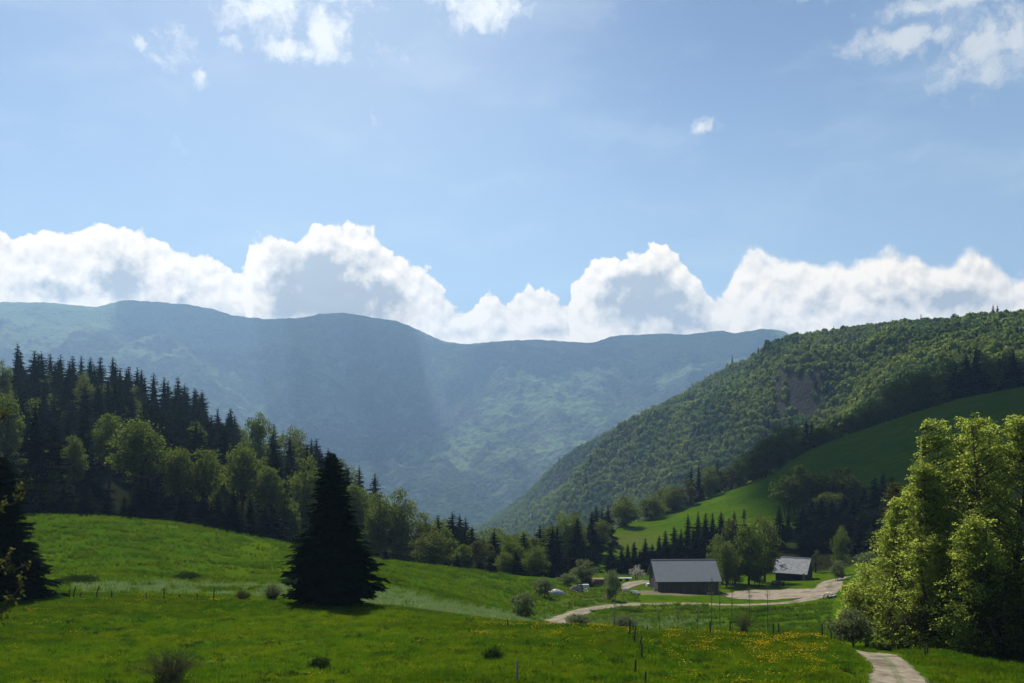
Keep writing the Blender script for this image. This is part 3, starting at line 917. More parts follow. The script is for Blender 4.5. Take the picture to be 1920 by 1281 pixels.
# ------------------------------------------------------------------ barns
def barn(px, D, length, depth, wall, rise, rz, label, roofmat, drop, ribs, stone_base, overhang=0.6):
    c = gnd(px, D)
    zb = c[2]
    t = thing('barn', (c[0], D, zb), label, 'barn', rz=rz)
    L, Dp = length, depth
    # walls with the eave at +wall
    w = MB()
    th = 0.2
    zl = -drop
    base_h = 0.0
    nb = int(L / 0.28)
    bw = L / nb
    for i in range(nb):                                 # vertical boards, front and back
        x = -L / 2 + (i + 0.5) * bw
        lift = random.uniform(-0.02, 0.02)
        w.box((x, -Dp / 2 + random.uniform(-0.012, 0.012), (wall + base_h) / 2), (bw * 0.93, 0.05, wall - base_h + lift))
        w.box((x, Dp / 2, (wall + base_h) / 2), (bw * 0.93, 0.05, wall - base_h))
    nd = int(Dp / 0.28); bd = Dp / nd
    for s in (-1, 1):
        for i in range(nd):
            y = -Dp / 2 + (i + 0.5) * bd
            hh = wall + rise * (1 - abs(y) / (Dp / 2)) - 0.08
            w.box((s * L / 2, y, (hh + base_h) / 2), (0.05, bd * 0.93, hh - base_h))
    obj('wall', w.mesh('wall', [M['plank']]), t)
    inn = MB()
    inn.box((0, 0, wall / 2), (L - 0.2, Dp - 0.2, wall - 0.1))
    obj('lining', inn.mesh('lining', [M['dark']]), t)
    b = MB()
    b.box((0, 0, (zl + base_h) / 2 - 0.01), (L - 0.12, Dp - 0.12, base_h - zl), 0, 0.0)
    obj('foundation', b.mesh('foundation', [M['masonry']]), t)
    # roof: two slopes with thickness and standing ribs
    r = MB()
    sl = math.hypot(Dp / 2, rise)
    ang = math.atan2(rise, Dp / 2)
    ov = overhang
    for s in (-1, 1):
        ln = sl + ov
        cy = s * (ln / 2) * math.cos(ang)
        cz = wall + rise - (ln / 2) * math.sin(ang) + 0.08
        r.box((0, cy, cz), (L + 1.1, ln, 0.08), 0, 0, s * -ang)
        if ribs:
            nrb = int((L + 1.1) / ribs)
            for i in range(nrb + 1):
                x = -(L + 1.1) / 2 + 0.02 + i * ((L + 1.06) / nrb)
                r.box((x, cy, cz + 0.062), (0.09, ln, 0.05), 0, 0, s * -ang)
    ro = obj('roof', r.mesh('roof', [roofmat]), t)
    rc = MB()
    rc.box((0, 0, wall + rise + 0.13), (L + 1.12, 0.34, 0.06))
    obj('ridge_cap', rc.mesh('ridge_cap', [roofmat]), ro)
    # fascia and gutter under the front eave
    fz = MB()
    ey = -(sl + ov) * math.cos(ang); ez = wall + rise - (sl + ov) * math.sin(ang)
    fz.box((0, ey + 0.06, ez - 0.02), (L + 1.1, 0.05, 0.16))
    obj('fascia', fz.mesh('fascia', [M['plank']]), ro)
    return t


b1 = barn(1281, 217, 13.0, 10.5, 3.1, 3.6, 0.04, 'long timber barn with a smooth grey sheet-metal roof', M['rooftin'], 4.0, 0.0, True)
dm = MB()
for i in range(7):
    dm.box((4.0 + i * 0.22, -5.29, -0.6), (0.2, 0.05, 2.2))
door = obj('door', dm.mesh('door', [M['greymetal']]), b1)
fr = MB()
for x in (3.84, 5.48):
    fr.box((x, -5.3, -0.55), (0.1, 0.08, 2.4))
fr.box((4.66, -5.3, 0.6), (1.74, 0.08, 0.1))
obj('door_frame', fr.mesh('door_frame', [M['plank']]), door)
sj = MB()
sl_ = math.hypot(5.25, 3.6); an_ = math.atan2(3.6, 5.25); ln_ = sl_ + .6
for i in range(15):
    sj.box((-7.1 + i * 1.014, -(ln_ / 2) * math.cos(an_), 3.1 + 3.6 - (ln_ / 2) * math.sin(an_) + .128), (.035, ln_ - .02, .025), 0, 0, an_)
obj('roof_joints', sj.mesh('roof_joints', [M['rooftin']]), b1)
gd = MB()
for i in range(9):
    gd.box((-6.84, -1.4 + i * 0.32, 1.3), (0.04, 0.29, 2.5))
obj('barn_door', gd.mesh('barn_door', [M['plank']]), b1)
pt = MB()
pt.box((-7.2, -5.0, 1.4), (0.22, 0.22, 3.0))
obj('post', pt.mesh('post', [M['greymetal']]), b1)

b2 = barn(1489, 243, 7.0, 8.0, 2.3, 3.0, -0.50, 'small open-fronted barn with a bright corrugated metal roof', M['rooftin2'], 2.5, 0.30, False)
cp = MB(); cp.box((3.3, -4.6, 1.1), (0.5, 0.3, 2.3))
obj('corner_pillar', cp.mesh('corner_pillar', [M['masonry']]), b2)
op = MB(); op.box((-0.4, -4.53, 1.0), (5.6, 0.03, 2.0))  # thin dark sheet on the boards, painting the shade of an open front
obj('opening_shade', op.mesh('opening_shade', [M['dark']]), b2)
rp = MB()
for k in range(7):
    rp.tube([(-2.4 + random.uniform(-.5, .5), -2.9 + random.uniform(-.4, .4), 3.55 + random.uniform(-.1, .2)), (-1.9 + random.uniform(-.6, .6), -2.6 + random.uniform(-.5, .5), 3.9 + random.uniform(-.2, .3))], 0.05, 5)
obj('roof_branches', rp.mesh('roof_branches', [M['bark']]), b2)


# ------------------------------------------------------------------ tree meshes
def conifer_mesh(seed, H=20.0, Wd=8.0, whorls=26, per=8, sprays=6, size=1.0, skirt=0.03, rag=0.25, trunk_mat='bark'):
    rng = np.random.default_rng(seed)
    R = Wd / 2
    C = []; Nn = []; A = []; B = []; Tn = []
    for i in range(whorls):
        t = (i + rng.uniform(0, .8)) / whorls
        z = H * (skirt + (0.985 - skirt) * t)
        prof = (1 - t) ** (0.66 if whorls > 50 else 0.78) * (0.86 + 0.14 * math.sin(t * 9 + seed)) + 0.02
        if t < 0.08:
            prof *= 0.8
        n = max(int(per * (1 - 0.45 * t)), 4)
        a0 = rng.uniform(0, 6.28)
        for j in range(n):
            a = a0 + j / n * 6.283 + rng.normal(0, 0.2)
            L = R * prof * (1 + rng.normal(0, rag) * 0.6)
            L = max(L, 0.15)
            d = np.array([math.cos(a), math.sin(a), 0.0])
            side = np.array([-d[1], d[0], 0.0])
            ns = max(int(sprays * (0.4 + 0.8 * L / R)), 3)
            s = np.linspace(0.22, 1.0, ns) + rng.normal(0, 0.03, ns)
            zj = z + rng.normal(0, .55) * H / whorls * (1 - .5 * t)
            droop = 0.30 * L * (1 - 0.6 * t)
            pz = zj - droop * s ** 1.3 + 0.22 * droop * s ** 4 + 0.35 * L * t * s
            for sg in (-1, 1):
                ln = (0.16 + 0.30 * (1.15 - s)) * L * size * rng.uniform(0.7, 1.2, ns) + 0.12
                dirv = d[None, :] * 0.75 + sg * side[None, :] * rng.uniform(0.4, 0.9, (ns, 1)) + np.array([0, 0, 1.0])[None, :] * rng.uniform(-0.45, 0.02, (ns, 1))
                dirv /= np.linalg.norm(dirv, axis=1)[:, None]
                p = d[None, :] * (s * L)[:, None]; p[:, 2] = pz
                C.append(p + dirv * ln[:, None] * 0.6)
                T = dirv
                Tn.append(T); A.append(ln)
                B.append(ln * rng.uniform(0.26, 0.42, ns))
                up = np.tile(np.array([[0, 0, 1.0]]), (ns, 1)) + rng.normal(0, 0.45, (ns, 3))
                Nn.append(up)
    C = np.concatenate(C); Nn = np.concatenate(Nn); A = np.concatenate(A)[:, None]; B = np.concatenate(B)[:, None]; Tn = np.concatenate(Tn)
    bt = np.cross(Nn, Tn); bt /= np.linalg.norm(bt, axis=1)[:, None] + 1e-9
    v = np.stack([C + Tn * A, C + bt * B - Tn * A * .2, C - Tn * A, C - bt * B - Tn * A * .2], 1).reshape(-1, 3)
    m = MB()
    m.raw(v, np.arange(len(C) * 4).reshape(-1, 4))
    # dense inner foliage cone, ragged
    nr, ns = 9, 14
    for i in range(nr):
        t0 = i / nr
        z0 = H * (skirt + 0.02 + (0.9 - skirt) * t0); z1 = z0 + H * 0.15
        r0 = R * 0.52 * (1 - t0) ** 0.9 + 0.05
        a = np.arange(ns) / ns * 6.283 + rng.uniform(0, 1)
        rr = r0 * (1 + rng.normal(0, 0.18, ns))
        ring = np.stack([rr * np.cos(a), rr * np.sin(a), z0 + rng.normal(0, 0.2, ns)], 1)
        vv = np.concatenate([ring, [[0, 0, min(z1 + r0, H * 0.97)]]])
        m.raw(vv, [(k, (k + 1) % ns, ns) for k in range(ns)])
    crown = m.mesh('crown', [M['needle']])
    tb = MB()
    tb.tube([(0, 0, -0.6), (0, 0, H * .3), (0, 0, H * .7), (0, 0, H * .99)], [Wd * .035 + .06, Wd * .028 + .04, Wd * .014 + .02, 0.02], 7)
    return crown, tb.mesh('trunk', [M[trunk_mat]], True)


def broad_mesh(seed, H=16.0, Wd=11.0, lobes=12, clumps=22, leaves=16, leaf=0.34, mat='leaf_fresh', base=0.18, spread=0.85, trunk_mat='bark', outward=0.6, twigs=2, stems=1, vert=0.0, rlobe=0.27, columnar=False, rw=None, sgk=.3):
    rng = np.random.default_rng(seed)
    R = Wd / 2
    zc = H * (0.5 + base * 0.5); rz = H * (1 - base) / 2
    ctr = []
    k = 0
    while len(ctr) < lobes and k < 6000:
        k += 1
        p = rng.uniform(-1, 1, 3)
        q = np.linalg.norm(p)
        if q > 1 or q < 0.35:
            continue
        wz = 1.0 if columnar else (1.0 - 0.35 * max(p[2], 0))
        c = np.array([p[0] * R * 0.74 * wz, p[1] * R * 0.74 * wz, zc + p[2] * rz * 0.80])
        if all(np.linalg.norm((c - o) / (R, R, rz)) > (0.33 if lobes < 40 else 0.2) for o in ctr):
            ctr.append(c)
    m = MB(); tb = MB()
    rt = rw if rw else H * 0.016 + 0.05
    top = np.array([rng.normal(0, .04) * Wd, rng.normal(0, .04) * Wd, H * 0.86])
    bases = []
    for sIdx in range(stems):
        off = np.array([0, 0, 0]) if stems == 1 else np.array([rng.normal(0, .12) * Wd, rng.normal(0, .12) * Wd, 0])
        tp = top + off * 2.2 if stems > 1 else top
        pts = np.array([off + [0, 0, -0.5], off * 1.1 + (tp - off) * [.2, .2, 0] + [0, 0, H * .25], off * 1.2 + (tp - off) * [.6, .6, 0] + [0, 0, H * .55], [tp[0], tp[1], tp[2] * rng.uniform(.88, 1.02)]])
        tb.tube(pts, [rt * 1.25, rt, rt * .6, 0.03], 8)
        bases.append(pts)
    for c in ctr:
        r = R * rlobe * rng.uniform(0.75, 1.3)
        rzl = r * rng.uniform(0.7, 1.05) * (1.0 + vert)
        u = rng.normal(0, 1, (clumps, 3))
        u[:, 2] = np.abs(u[:, 2]) * 0.9 - 0.25
        u /= np.linalg.norm(u, axis=1)[:, None]
        cc = c + u * np.array([r, r, rzl]) * rng.uniform(0.75, 1.12, (clumps, 1))
        # branches
        bp = bases[rng.integers(len(bases))]
        zs = max(H * 0.12, min(c[2] - abs(c[0]) * 0.7 - 0.12 * H, H * 0.8))
        st = np.array([np.interp(zs, bp[:, 2], bp[:, i]) for i in range(3)])
        mid = (st * 0.5 + c * 0.5) + np.array([0, 0, 0.03 * H])
        tb.tube([st, mid, c], [rt * .42, rt * .28, rt * .14], 5, False)
        for q in range(min(twigs, clumps)):
            tb.tube([c, (c + cc[q]) / 2 + [0, 0, .1], cc[q]], [rt * .14, rt * .09, 0.015], 4, False)
        sg = r * sgk
        P = cc[:, None, :] + rng.normal(0, 1, (clumps, leaves, 3)) * np.array([sg, sg, sg * 0.6])
        out_ = (P - c) ; out_ /= np.linalg.norm(out_, axis=2)[..., None] + 1e-9
        Nn = out_ * outward + rng.normal(0, 1, P.shape) * (1 - outward * 0.6) + np.array([0, 0, 0.35])
        n = clumps * leaves
        a = leaf * rng.uniform(0.6, 1.25, n)
        m.leaves(P.reshape(-1, 3), Nn.reshape(-1, 3), a, a * rng.uniform(0.45, 0.8, n), rng)
    return m.mesh('crown', [M[mat]]), tb.mesh('trunk', [M[trunk_mat]], True)


def feather_mesh(seed, H, Wd, limbs=150, sprays=6, leaves=19, leaf=.10, mat='leaf_beech', base=.05, stems=2, rise=.75):
    rng = np.random.default_rng(seed); R = Wd / 2
    m = MB(); tb = MB(); rt = H * .012 + .04
    stem = []
    for q in range(stems):
        o = np.array([rng.normal(0, .10) * Wd, rng.normal(0, .10) * Wd, 0]) if stems > 1 else np.zeros(3)
        hh = H * (.97 if q == 0 else rng.uniform(.8, .95))
        pts = np.array([[o[0] * .4, o[1] * .4, -.5], [o[0] * .8, o[1] * .8, hh * .3], [o[0] * 1.5, o[1] * 1.5, hh * .65], [o[0] * 2.0, o[1] * 2.0, hh]])
        tb.tube(pts, [rt * 1.3, rt, rt * .55, .015], 7); stem.append(pts)
    PC = []; PN = []; PA = []
    for i in range(limbs):
        sp = stem[rng.integers(stems)]
        t = base + (1 - base) * rng.random() ** .85 * .97
        ztip = H * t
        env = R * min(1.0, (1.05 - t) ** .8 * 1.45) * (0.62 + .38 * min(1, t / .3)) * rng.uniform(.72, 1.08)
        a = rng.uniform(0, 6.283)
        z0 = max(ztip - env * rise * rng.uniform(.8, 1.3), H * .04)
        st = np.array([np.interp(z0, sp[:, 2], sp[:, k]) for k in range(3)])
        st[2] = z0
        tip = np.array([st[0] * .6 + env * math.cos(a), st[1] * .6 + env * math.sin(a), ztip])
        mid = (st + tip) / 2 + np.array([0, 0, -.08 * env])
        tb.tube([st, mid, tip], [rt * .30 * (1.1 - t * .6), rt * .16, .008], 4, False)
        for q in range(sprays):
            u = rng.uniform(.35, 1.03)
            c = (1 - u) ** 2 * st + 2 * u * (1 - u) * mid + u * u * tip
            sc = rng.uniform(.28, .62) * (1.1 - .3 * t)
            c = c + rng.normal(0, .25, 3) * [1, 1, .6]
            tilt = rng.normal(0, .28, 3) + [math.cos(a) * .25, math.sin(a) * .25, 1]
            tilt /= np.linalg.norm(tilt)
            P = rng.normal(0, 1, (leaves, 3)) * sc * .62
            P = P - (P @ tilt)[:, None] * tilt[None, :] * .72
            PC.append(c + P); PN.append(np.tile(tilt, (leaves, 1)) + rng.normal(0, .42, (leaves, 3)))
            PA.append(leaf * rng.uniform(.6, 1.25, leaves))
    C = np.concatenate(PC); N_ = np.concatenate(PN); A = np.concatenate(PA)
    m.leaves(C, N_, A, A * rng.uniform(.45, .75, len(A)), rng)
    return m.mesh('crown', [M[mat]]), tb.mesh('trunk', [M['bark']], True)


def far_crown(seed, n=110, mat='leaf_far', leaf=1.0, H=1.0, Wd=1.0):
    rng = np.random.default_rng(seed)
    m = MB()
    ctr = rng.normal(0, 1, (7, 3)); ctr /= np.linalg.norm(ctr, axis=1)[:, None]
    ctr = ctr * np.array([2.1, 2.1, 2.4]) + np.array([0, 0, 5.8])
    which = rng.integers(0, 7, n)
    u = rng.normal(0, 1, (n, 3)); u /= np.linalg.norm(u, axis=1)[:, None]
    u[:, 2] = np.abs(u[:, 2]) * 1.0 - 0.15
    P = ctr[which] + u * rng.uniform(1.5, 2.6, (n, 1))
    m.leaves(P, u + rng.normal(0, .45, u.shape), leaf * rng.uniform(.5, 1.1, n), leaf * rng.uniform(.4, .8, n), rng)
    # opaque inner mass
    a = np.arange(9) / 9 * 6.283
    rings = []
    for z, r in ((0.5, 1.2), (3.5, 2.7), (6, 2.9), (8.3, 1.5)):
        rr = r * (1 + rng.normal(0, .14, 9))
        rings.append(np.stack([rr * np.cos(a), rr * np.sin(a), np.full(9, z)], 1))
    V = np.concatenate(rings + [[[0, 0, 9.0]]])
    f4 = [(i * 9 + j, i * 9 + (j + 1) % 9, (i + 1) * 9 + (j + 1) % 9, (i + 1) * 9 + j) for i in range(3) for j in range(9)]
    m.raw(V, f4)
    m.raw(V, [(27 + j, 27 + (j + 1) % 9, 36) for j in range(9)])
    return m.mesh('far_crown', [M[mat]])


# ------------------------------------------------------------------ instancing for uncountable stuff
def scatter(name, pts, scales, rotz, idx, meshes, label, category):
    coll = bpy.data.collections.new(name + '_sources')
    for i, me in enumerate(meshes):
        coll.objects.link(bpy.data.objects.new('%s_src_%02d' % (name, i), me))
    me = bpy.data.meshes.new(name)
    pts = np.asarray(pts, dtype=np.float32)
    me.vertices.add(len(pts)); me.vertices.foreach_set('co', pts.reshape(-1))
    for k, ty, v in (('sc', 'FLOAT_VECTOR', scales), ('rz', 'FLOAT', rotz), ('pick', 'INT', idx)):
        a = me.attributes.new(k, ty, 'POINT')
        v = np.asarray(v)
        a.data.foreach_set('vector' if ty == 'FLOAT_VECTOR' else 'value', v.astype(np.int32 if ty == 'INT' else np.float32).reshape(-1))
    me.update()
    o = obj(name, me, kind='stuff', label=label, category=category)
    ng = bpy.data.node_groups.new(name + '_nodes', 'GeometryNodeTree')
    ng.interface.new_socket('Geometry', in_out='INPUT', socket_type='NodeSocketGeometry')
    ng.interface.new_socket('Geometry', in_out='OUTPUT', socket_type='NodeSocketGeometry')
    N = ng.nodes; Lk = ng.links
    gi = N.new('NodeGroupInput'); go = N.new('NodeGroupOutput')
    ci = N.new('GeometryNodeCollectionInfo')
    ci.inputs['Collection'].default_value = coll
    ci.inputs['Separate Children'].default_value = True
    ci.inputs['Reset Children'].default_value = True
    ip = N.new('GeometryNodeInstanceOnPoints')
    ip.inputs['Pick Instance'].default_value = True

    def na(nm, ty):
        n = N.new('GeometryNodeInputNamedAttribute'); n.data_type = ty; n.inputs['Name'].default_value = nm
        return n.outputs['Attribute']
    cx = N.new('ShaderNodeCombineXYZ')
    Lk.new(na('rz', 'FLOAT'), cx.inputs[2])
    e2r = N.new('FunctionNodeEulerToRotation')
    Lk.new(cx.outputs[0], e2r.inputs[0])
    Lk.new(gi.outputs[0], ip.inputs['Points'])
    Lk.new(ci.outputs[0], ip.inputs['Instance'])
    Lk.new(na('pick', 'INT'), ip.inputs['Instance Index'])
    Lk.new(e2r.outputs[0], ip.inputs['Rotation'])
    Lk.new(na('sc', 'FLOAT_VECTOR'), ip.inputs['Scale'])
    Lk.new(ip.outputs[0], go.inputs[0])
    md = o.modifiers.new('scatter', 'NODES')
    md.node_group = ng
    return o


# ------------------------------------------------------------------ forest bookkeeping: skip trees nothing shows of
BW, BH = 480, 320
BUF = np.zeros((BH, BW), dtype=bool)


def seen_cells(px, D, ztop, zbot, wid, conic, mark=True):
    """cells (4x4 photo px) of a tree silhouette still uncovered"""
    y0 = HOR - ztop * F / D; y1 = HOR - zbot * F / D
    hw = wid / 2 * F / D
    c0, c1 = int(max((px - hw) / 4, 0)), int(min((px + hw) / 4 + 1, BW))
    r0, r1 = int(max(y0 / 4, 0)), int(min(y1 / 4 + 1, BH))
    if c1 <= c0 or r1 <= r0:
        return 0
    cc = (np.arange(c0, c1) + .5) * 4; rr = (np.arange(r0, r1) + .5) * 4
    t = np.clip((rr - y0) / max(y1 - y0, 1), 0, 1)[:, None]
    w = hw * (t ** 0.85 if conic else np.sqrt(np.clip(1 - (2 * np.clip(t, 0, .62) / 1.0 - 1) ** 2, 0, 1)))
    ins = np.abs(cc[None, :] - px) <= w * 0.95
    ci = np.clip(((cc - PXA) / (PXB - PXA) * (NPX - 1)).astype(int), 0, NPX - 1)
    tj = np.searchsorted(DG, D) - 2
    ter = RUNMIN[ci, tj]
    ins &= rr[:, None] < ter[None, :] + 2
    free = ins & ~BUF[r0:r1, c0:c1]
    if mark:
        BUF[r0:r1, c0:c1] |= ins
    return int(free.sum())


PROTO = {}


def proto(kind):
    return PROTO[kind]


def tree(kind, px, D, H, Wd, label, category, group=None, name=None, check=2, variant=None, rz=None, sink=0.0):
    """places one tree (trunk and crown) scaled to height H and width Wd"""
    vs = PROTO[kind]
    meshes, h0, w0, conic, nm = vs[random.randrange(len(vs)) if variant is None else variant % len(vs)]
    p = gnd(px, D)
    s = seen_cells(px, D, p[2] + H, p[2], Wd, conic)
    if s < check:
        return None
    t = thing(name or nm, (p[0], p[1], p[2] - sink), label, category, group, random.uniform(0, 6.28) if rz is None else rz, (Wd / w0, Wd / w0, H / h0))
    obj('crown', meshes[0], t); obj('trunk', meshes[1], t)
    return t


def topH(px, D, ytop):
    p = gnd(px, D)
    return (HOR - ytop) / F * D - p[2]


PROTO['spruce'] = [(conifer_mesh(100 + i, 20, w, int(wh * 1.5), 8, 6, 1.05, .03, rg), 20, w, True, 'spruce_tree') for i, (w, wh, rg) in enumerate(((6.5, 26, .3), (7.5, 30, .45), (6, 24, .25), (8, 28, .5), (7, 34, .4), (8.5, 30, .6)))]
PROTO['broad'] = [(broad_mesh(200 + i, 16, 11, 24, 26, 11, 0.27, 'leaf_wood', 0.02, rlobe=.33), 16, 11, False, 'broadleaf_tree') for i in range(5)]
PROTO['beechy'] = [(broad_mesh(220 + i, 16, 11, 24, 26, 11, 0.27, 'leaf_olive', 0.02, rlobe=.33), 16, 11, False, 'beech_tree') for i in range(3)]
PROTO['tall'] = [(broad_mesh(280 + i, 22, 10.5, 34, 22, 10, 0.25, 'leaf_wood', 0.40, rlobe=.28, vert=.1), 22, 10.5, False, 'broadleaf_tree') for i in range(4)]
PROTO['tallb'] = [(broad_mesh(290 + i, 22, 10.5, 34, 22, 10, 0.25, 'leaf_olive', 0.36, rlobe=.28, vert=.1), 22, 10.5, False, 'beech_tree') for i in range(2)]
PROTO['bushy'] = [(broad_mesh(310 + i, 7, 9, 22, 22, 10, 0.24, 'leaf_wood', 0.0, twigs=3, stems=3, rw=.1, rlobe=.3), 7, 9, False, 'edge_bush') for i in range(3)]
PROTO['brown'] = [(broad_mesh(240 + i, 15, 9, 16, 16, 7, 0.30, 'leaf_brown', 0.2, twigs=5, vert=.4, stems=2), 15, 9, False, 'budding_tree') for i in range(2)]
PROTO['bush'] = [(broad_mesh(260 + i, 4, 5, 18, 20, 14, 0.11, 'leaf_willow', 0.0, twigs=4, stems=3, rw=.05), 4, 5, False, 'willow_bush') for i in range(3)]
PROTO['greybush'] = [(broad_mesh(270 + i, 7, 8, 18, 22, 12, 0.2, 'leaf_fresh', 0.0, twigs=4, stems=3, rw=.1), 7, 8, False, 'broad_bush') for i in range(2)]

# ------------------------------------------------------------------ nearest: big trees on the right
def single(nm, meshes, px, D, H, h0, Wd, w0, label, category, rz=0.0, conic=False, group=None):
    p = gnd(px, D)
    seen_cells(px, D, p[2] + H, p[2], Wd * .9, conic)
    t = thing(nm, tuple(p), label, category, group, rz, (Wd / w0, Wd / w0, H / h0))
    obj('crown', meshes[0], t); obj('trunk', meshes[1], t)
    return t


def big(seed, px, D, ytop, Wd, label, mat='leaf_beech', lobes=26, clumps=34, leaves=22, leaf=0.15, base=0.1, rl=0.2, nm='beech_tree', cat='beech', twigs=4, stems=1, rw=None, out=.35, vert=.3, sgk=.3):
    H = topH(px, D, ytop)
    ms = broad_mesh(seed, H, Wd, lobes, clumps, leaves, leaf, mat, base, twigs=twigs, rlobe=rl, outward=out, stems=stems, rw=rw, vert=vert, sgk=sgk)
    return single(nm, ms, px, D, H, H, Wd, Wd, label, cat)


def beech(seed, px, D, ytop, Wd, label, nm='beech_tree', cat='beech', **k):
    H = topH(px, D, ytop)
    ms = feather_mesh(seed, H, Wd, **k)
    return single(nm, ms, px, D, H, H, Wd, Wd, label, cat)


beech(301, 1880, 79, 768, 9.0, 'tallest yellow-green beech at the right edge of the view', limbs=330, sprays=7)
beech(302, 1812, 83, 772, 8.0, 'tall beech with a pointed top left of the tallest beech', limbs=280, sprays=7)
beech(303, 1752, 81, 862, 7.6, 'mid-height beech between the taller beeches and the lowest one', limbs=240, sprays=7)
beech(304, 1702, 86, 925, 6.8, 'lower-crowned outer beech overhanging the bend of the track', limbs=220, sprays=7)
beech(305, 1955, 87, 785, 9.0, 'beech cut by the right edge of the photo', limbs=220, sprays=7)
beech(306, 1830, 75, 960, 5.4, 'slender light-green beech before the big beeches', limbs=150, sprays=6)
beech(307, 1900, 73, 1060, 5.6, 'darker undergrowth bush under the right-hand beeches', 'hazel_bush', 'bush', limbs=130, sprays=6, mat='leaf_fresh', base=.0, stems=4)
beech(308, 1758, 78, 1000, 5.0, 'small beech bush at the wood edge beside the track', limbs=140, sprays=6, base=.0)
beech(309, 1975, 72, 1010, 5.0, 'hazel bush at the far right edge', 'hazel_bush', 'bush', limbs=90, sprays=6, mat='leaf_fresh', base=.0, stems=4)
beech(313, 1858, 88, 790, 7.5, 'beech filling the gap behind the two tallest beeches', limbs=200, sprays=6)
beech(314, 1722, 92, 900, 6.6, 'beech standing back between the mid-height and the lowest one', limbs=180, sprays=6)
beech(312, 1662, 90, 1000, 5.0, 'yellowish beech sapling behind the willow bush at the track bend', limbs=170, sprays=6, base=.0)
beech(311, 1682, 98, 900, 5.2, 'half-bare brownish tree behind the left side of the beeches', 'budding_tree', 'tree', limbs=170, sprays=4, leaves=16, mat='leaf_brown')
big(310, 1594, 78, 1142, 3.6, 'pale grey-green willow bush at the bend where the track disappears', 'leaf_willow', 28, 22, 14, .075, .05, .24, 'willow_bush', 'bush', 8, 2, .07)
for i, (px, D, w) in enumerate([(1690, 90, 3.0), (1740, 79, 4.5), (1785, 78, 4.0), (1840, 76, 4.5), (1925, 76, 5.0), (1700, 84, 4.5), (1870, 79, 5.0)]):
    ms = broad_mesh(330 + i, 4.2, w, 20, 22, 12, .11, 'leaf_brown' if i % 2 else 'leaf_fresh', 0.0, twigs=8, stems=4, rw=.05, rlobe=.26)
    single('undergrowth_bush', ms, px, D, 4.2 + i % 3 * .6, 4.2, w, w, 'brownish twiggy undergrowth at the foot of the beeches, %s from the left' % ['first', 'third', 'fourth', 'fifth', 'last', 'second', 'sixth'][i], 'bush', group='undergrowth of the right wood')
big(312, 1625, 92, 1060, 6.0, 'yellowish beech bush behind the willow bush at the track bend', lobes=28, clumps=28, leaves=20, rl=.28, leaf=.11, base=.0)
for i, (px, D, ht) in enumerate([(1845, 73.5, 4.0), (1882, 72.5, 4.6), (1908, 72, 4.2)]):
    p = gnd(px, D); m = MB()
    m.tube([(0, 0, -.3), (random.uniform(-.2, .2), 0, ht * .5), (random.uniform(-.4, .4), 0, ht)], [.07, .05, .03], 6)
    tag = ['first', 'second', 'third'][i]
    t = thing('bare_pole_tree', tuple(p), 'thin bare trunk at the shaded wood edge, %s from the left' % tag, 'sapling', 'bare trunks along the right wood edge')
    obj('trunk', m.mesh('trunk', [M['bark']], True), t)

# dark spruces in the near meadow
m_ = conifer_mesh(401, topH(622, 95, 846), 7.4, 78, 16, 13, .55, 0.0, .34)
single('spruce_tree', m_, 622, 95, 1, 1, 8.2, 7.4, 'large solitary dark spruce standing in the middle of the meadow', 'spruce', conic=True)
H2 = topH(5, 92, 850)
m_ = conifer_mesh(402, H2, 7.6, 56, 14, 12, .62, 0.0, .28)
single('spruce_tree', m_, 5, 92, 1, 1, 7.6, 7.6, 'dark spruce at the left edge at the end of the fence', 'spruce', conic=True)

# ------------------------------------------------------------------ trees around the farm
def top(kind, px, D, ytop, wpx, label, cat='tree', group=None, **k):
    return tree(kind, px, D, max(topH(px, D, ytop), 1.0), wpx * D / F, label, cat, group, check=0, **k)


GF = 'bushes and small trees around the farm'
top('bush', 982, 126, 1108, 62, 'fresh green small tree beside the lower end of the track', 'bush', GF, variant=0)
top('bush', 1020, 192, 1083, 50, 'rounded dark-green bush beside the pale covered heap', 'bush', GF, variant=1)
top('bush', 1092, 222, 1049, 62, 'tall pale willow bush behind the stone pile', 'bush', GF, variant=2)
top('bush', 1062, 214, 1075, 48, 'low pale willow bush left of the stone pile', 'bush', GF, variant=0)
top('bush', 1148, 196, 1070, 40, 'small feathery tree growing on the farm track verge', 'tree', GF, variant=1)
for i, (px, D, yt, w, lb) in enumerate([(1354, 238, 992, 58, 'bright green rounded tree directly right of the long barn'), (1434, 236, 962, 62, 'broad green tree left of the small barn')]):
    top('broad', px, D, yt, w, lb, 'tree', variant=i)
top('brown', 1376, 234, 965, 60, 'half-bare brownish tree between the two barns', 'tree', variant=0)
top('broad', 1404, 230, 968, 70, 'full green tree between the barns, nearer the small barn', 'tree', variant=1)
top('broad', 1362, 226, 1010, 44, 'small green tree in front of the half-bare tree between the barns', 'tree', variant=3)
top('greybush', 1375, 228, 1050, 46, 'dark green bush at the foot of the half-bare trees', 'bush', variant=0)
top('greybush', 1418, 227, 1056, 44, 'dark green bush left of the weathered cart', 'bush', variant=1)
top('broad', 1577, 240, 982, 36, 'slim pale green tree standing against the dark wood behind the track', 'tree', variant=2)
top('bush', 1572, 228, 1052, 36, 'small grey-green fruit tree beside the upper track', 'tree', variant=1)
top('brown', 1533, 256, 1032, 26, 'small reddish budding tree right behind the small barn', 'tree', variant=1)
top('bush', 1630, 215, 1030, 60, 'brownish bush where the upper track enters the wood', 'bush', variant=0)
# blossom
ms = broad_mesh(420, 3.2, 4.4, 13, 11, 9, .12, 'blossom', 0.05, twigs=5, stems=3, rw=.05)
single('blossom_bush', ms, 1197, 240, 3.4, 3.2, 4.6, 4.4, 'white blossoming bush left of the long barn', 'bush')

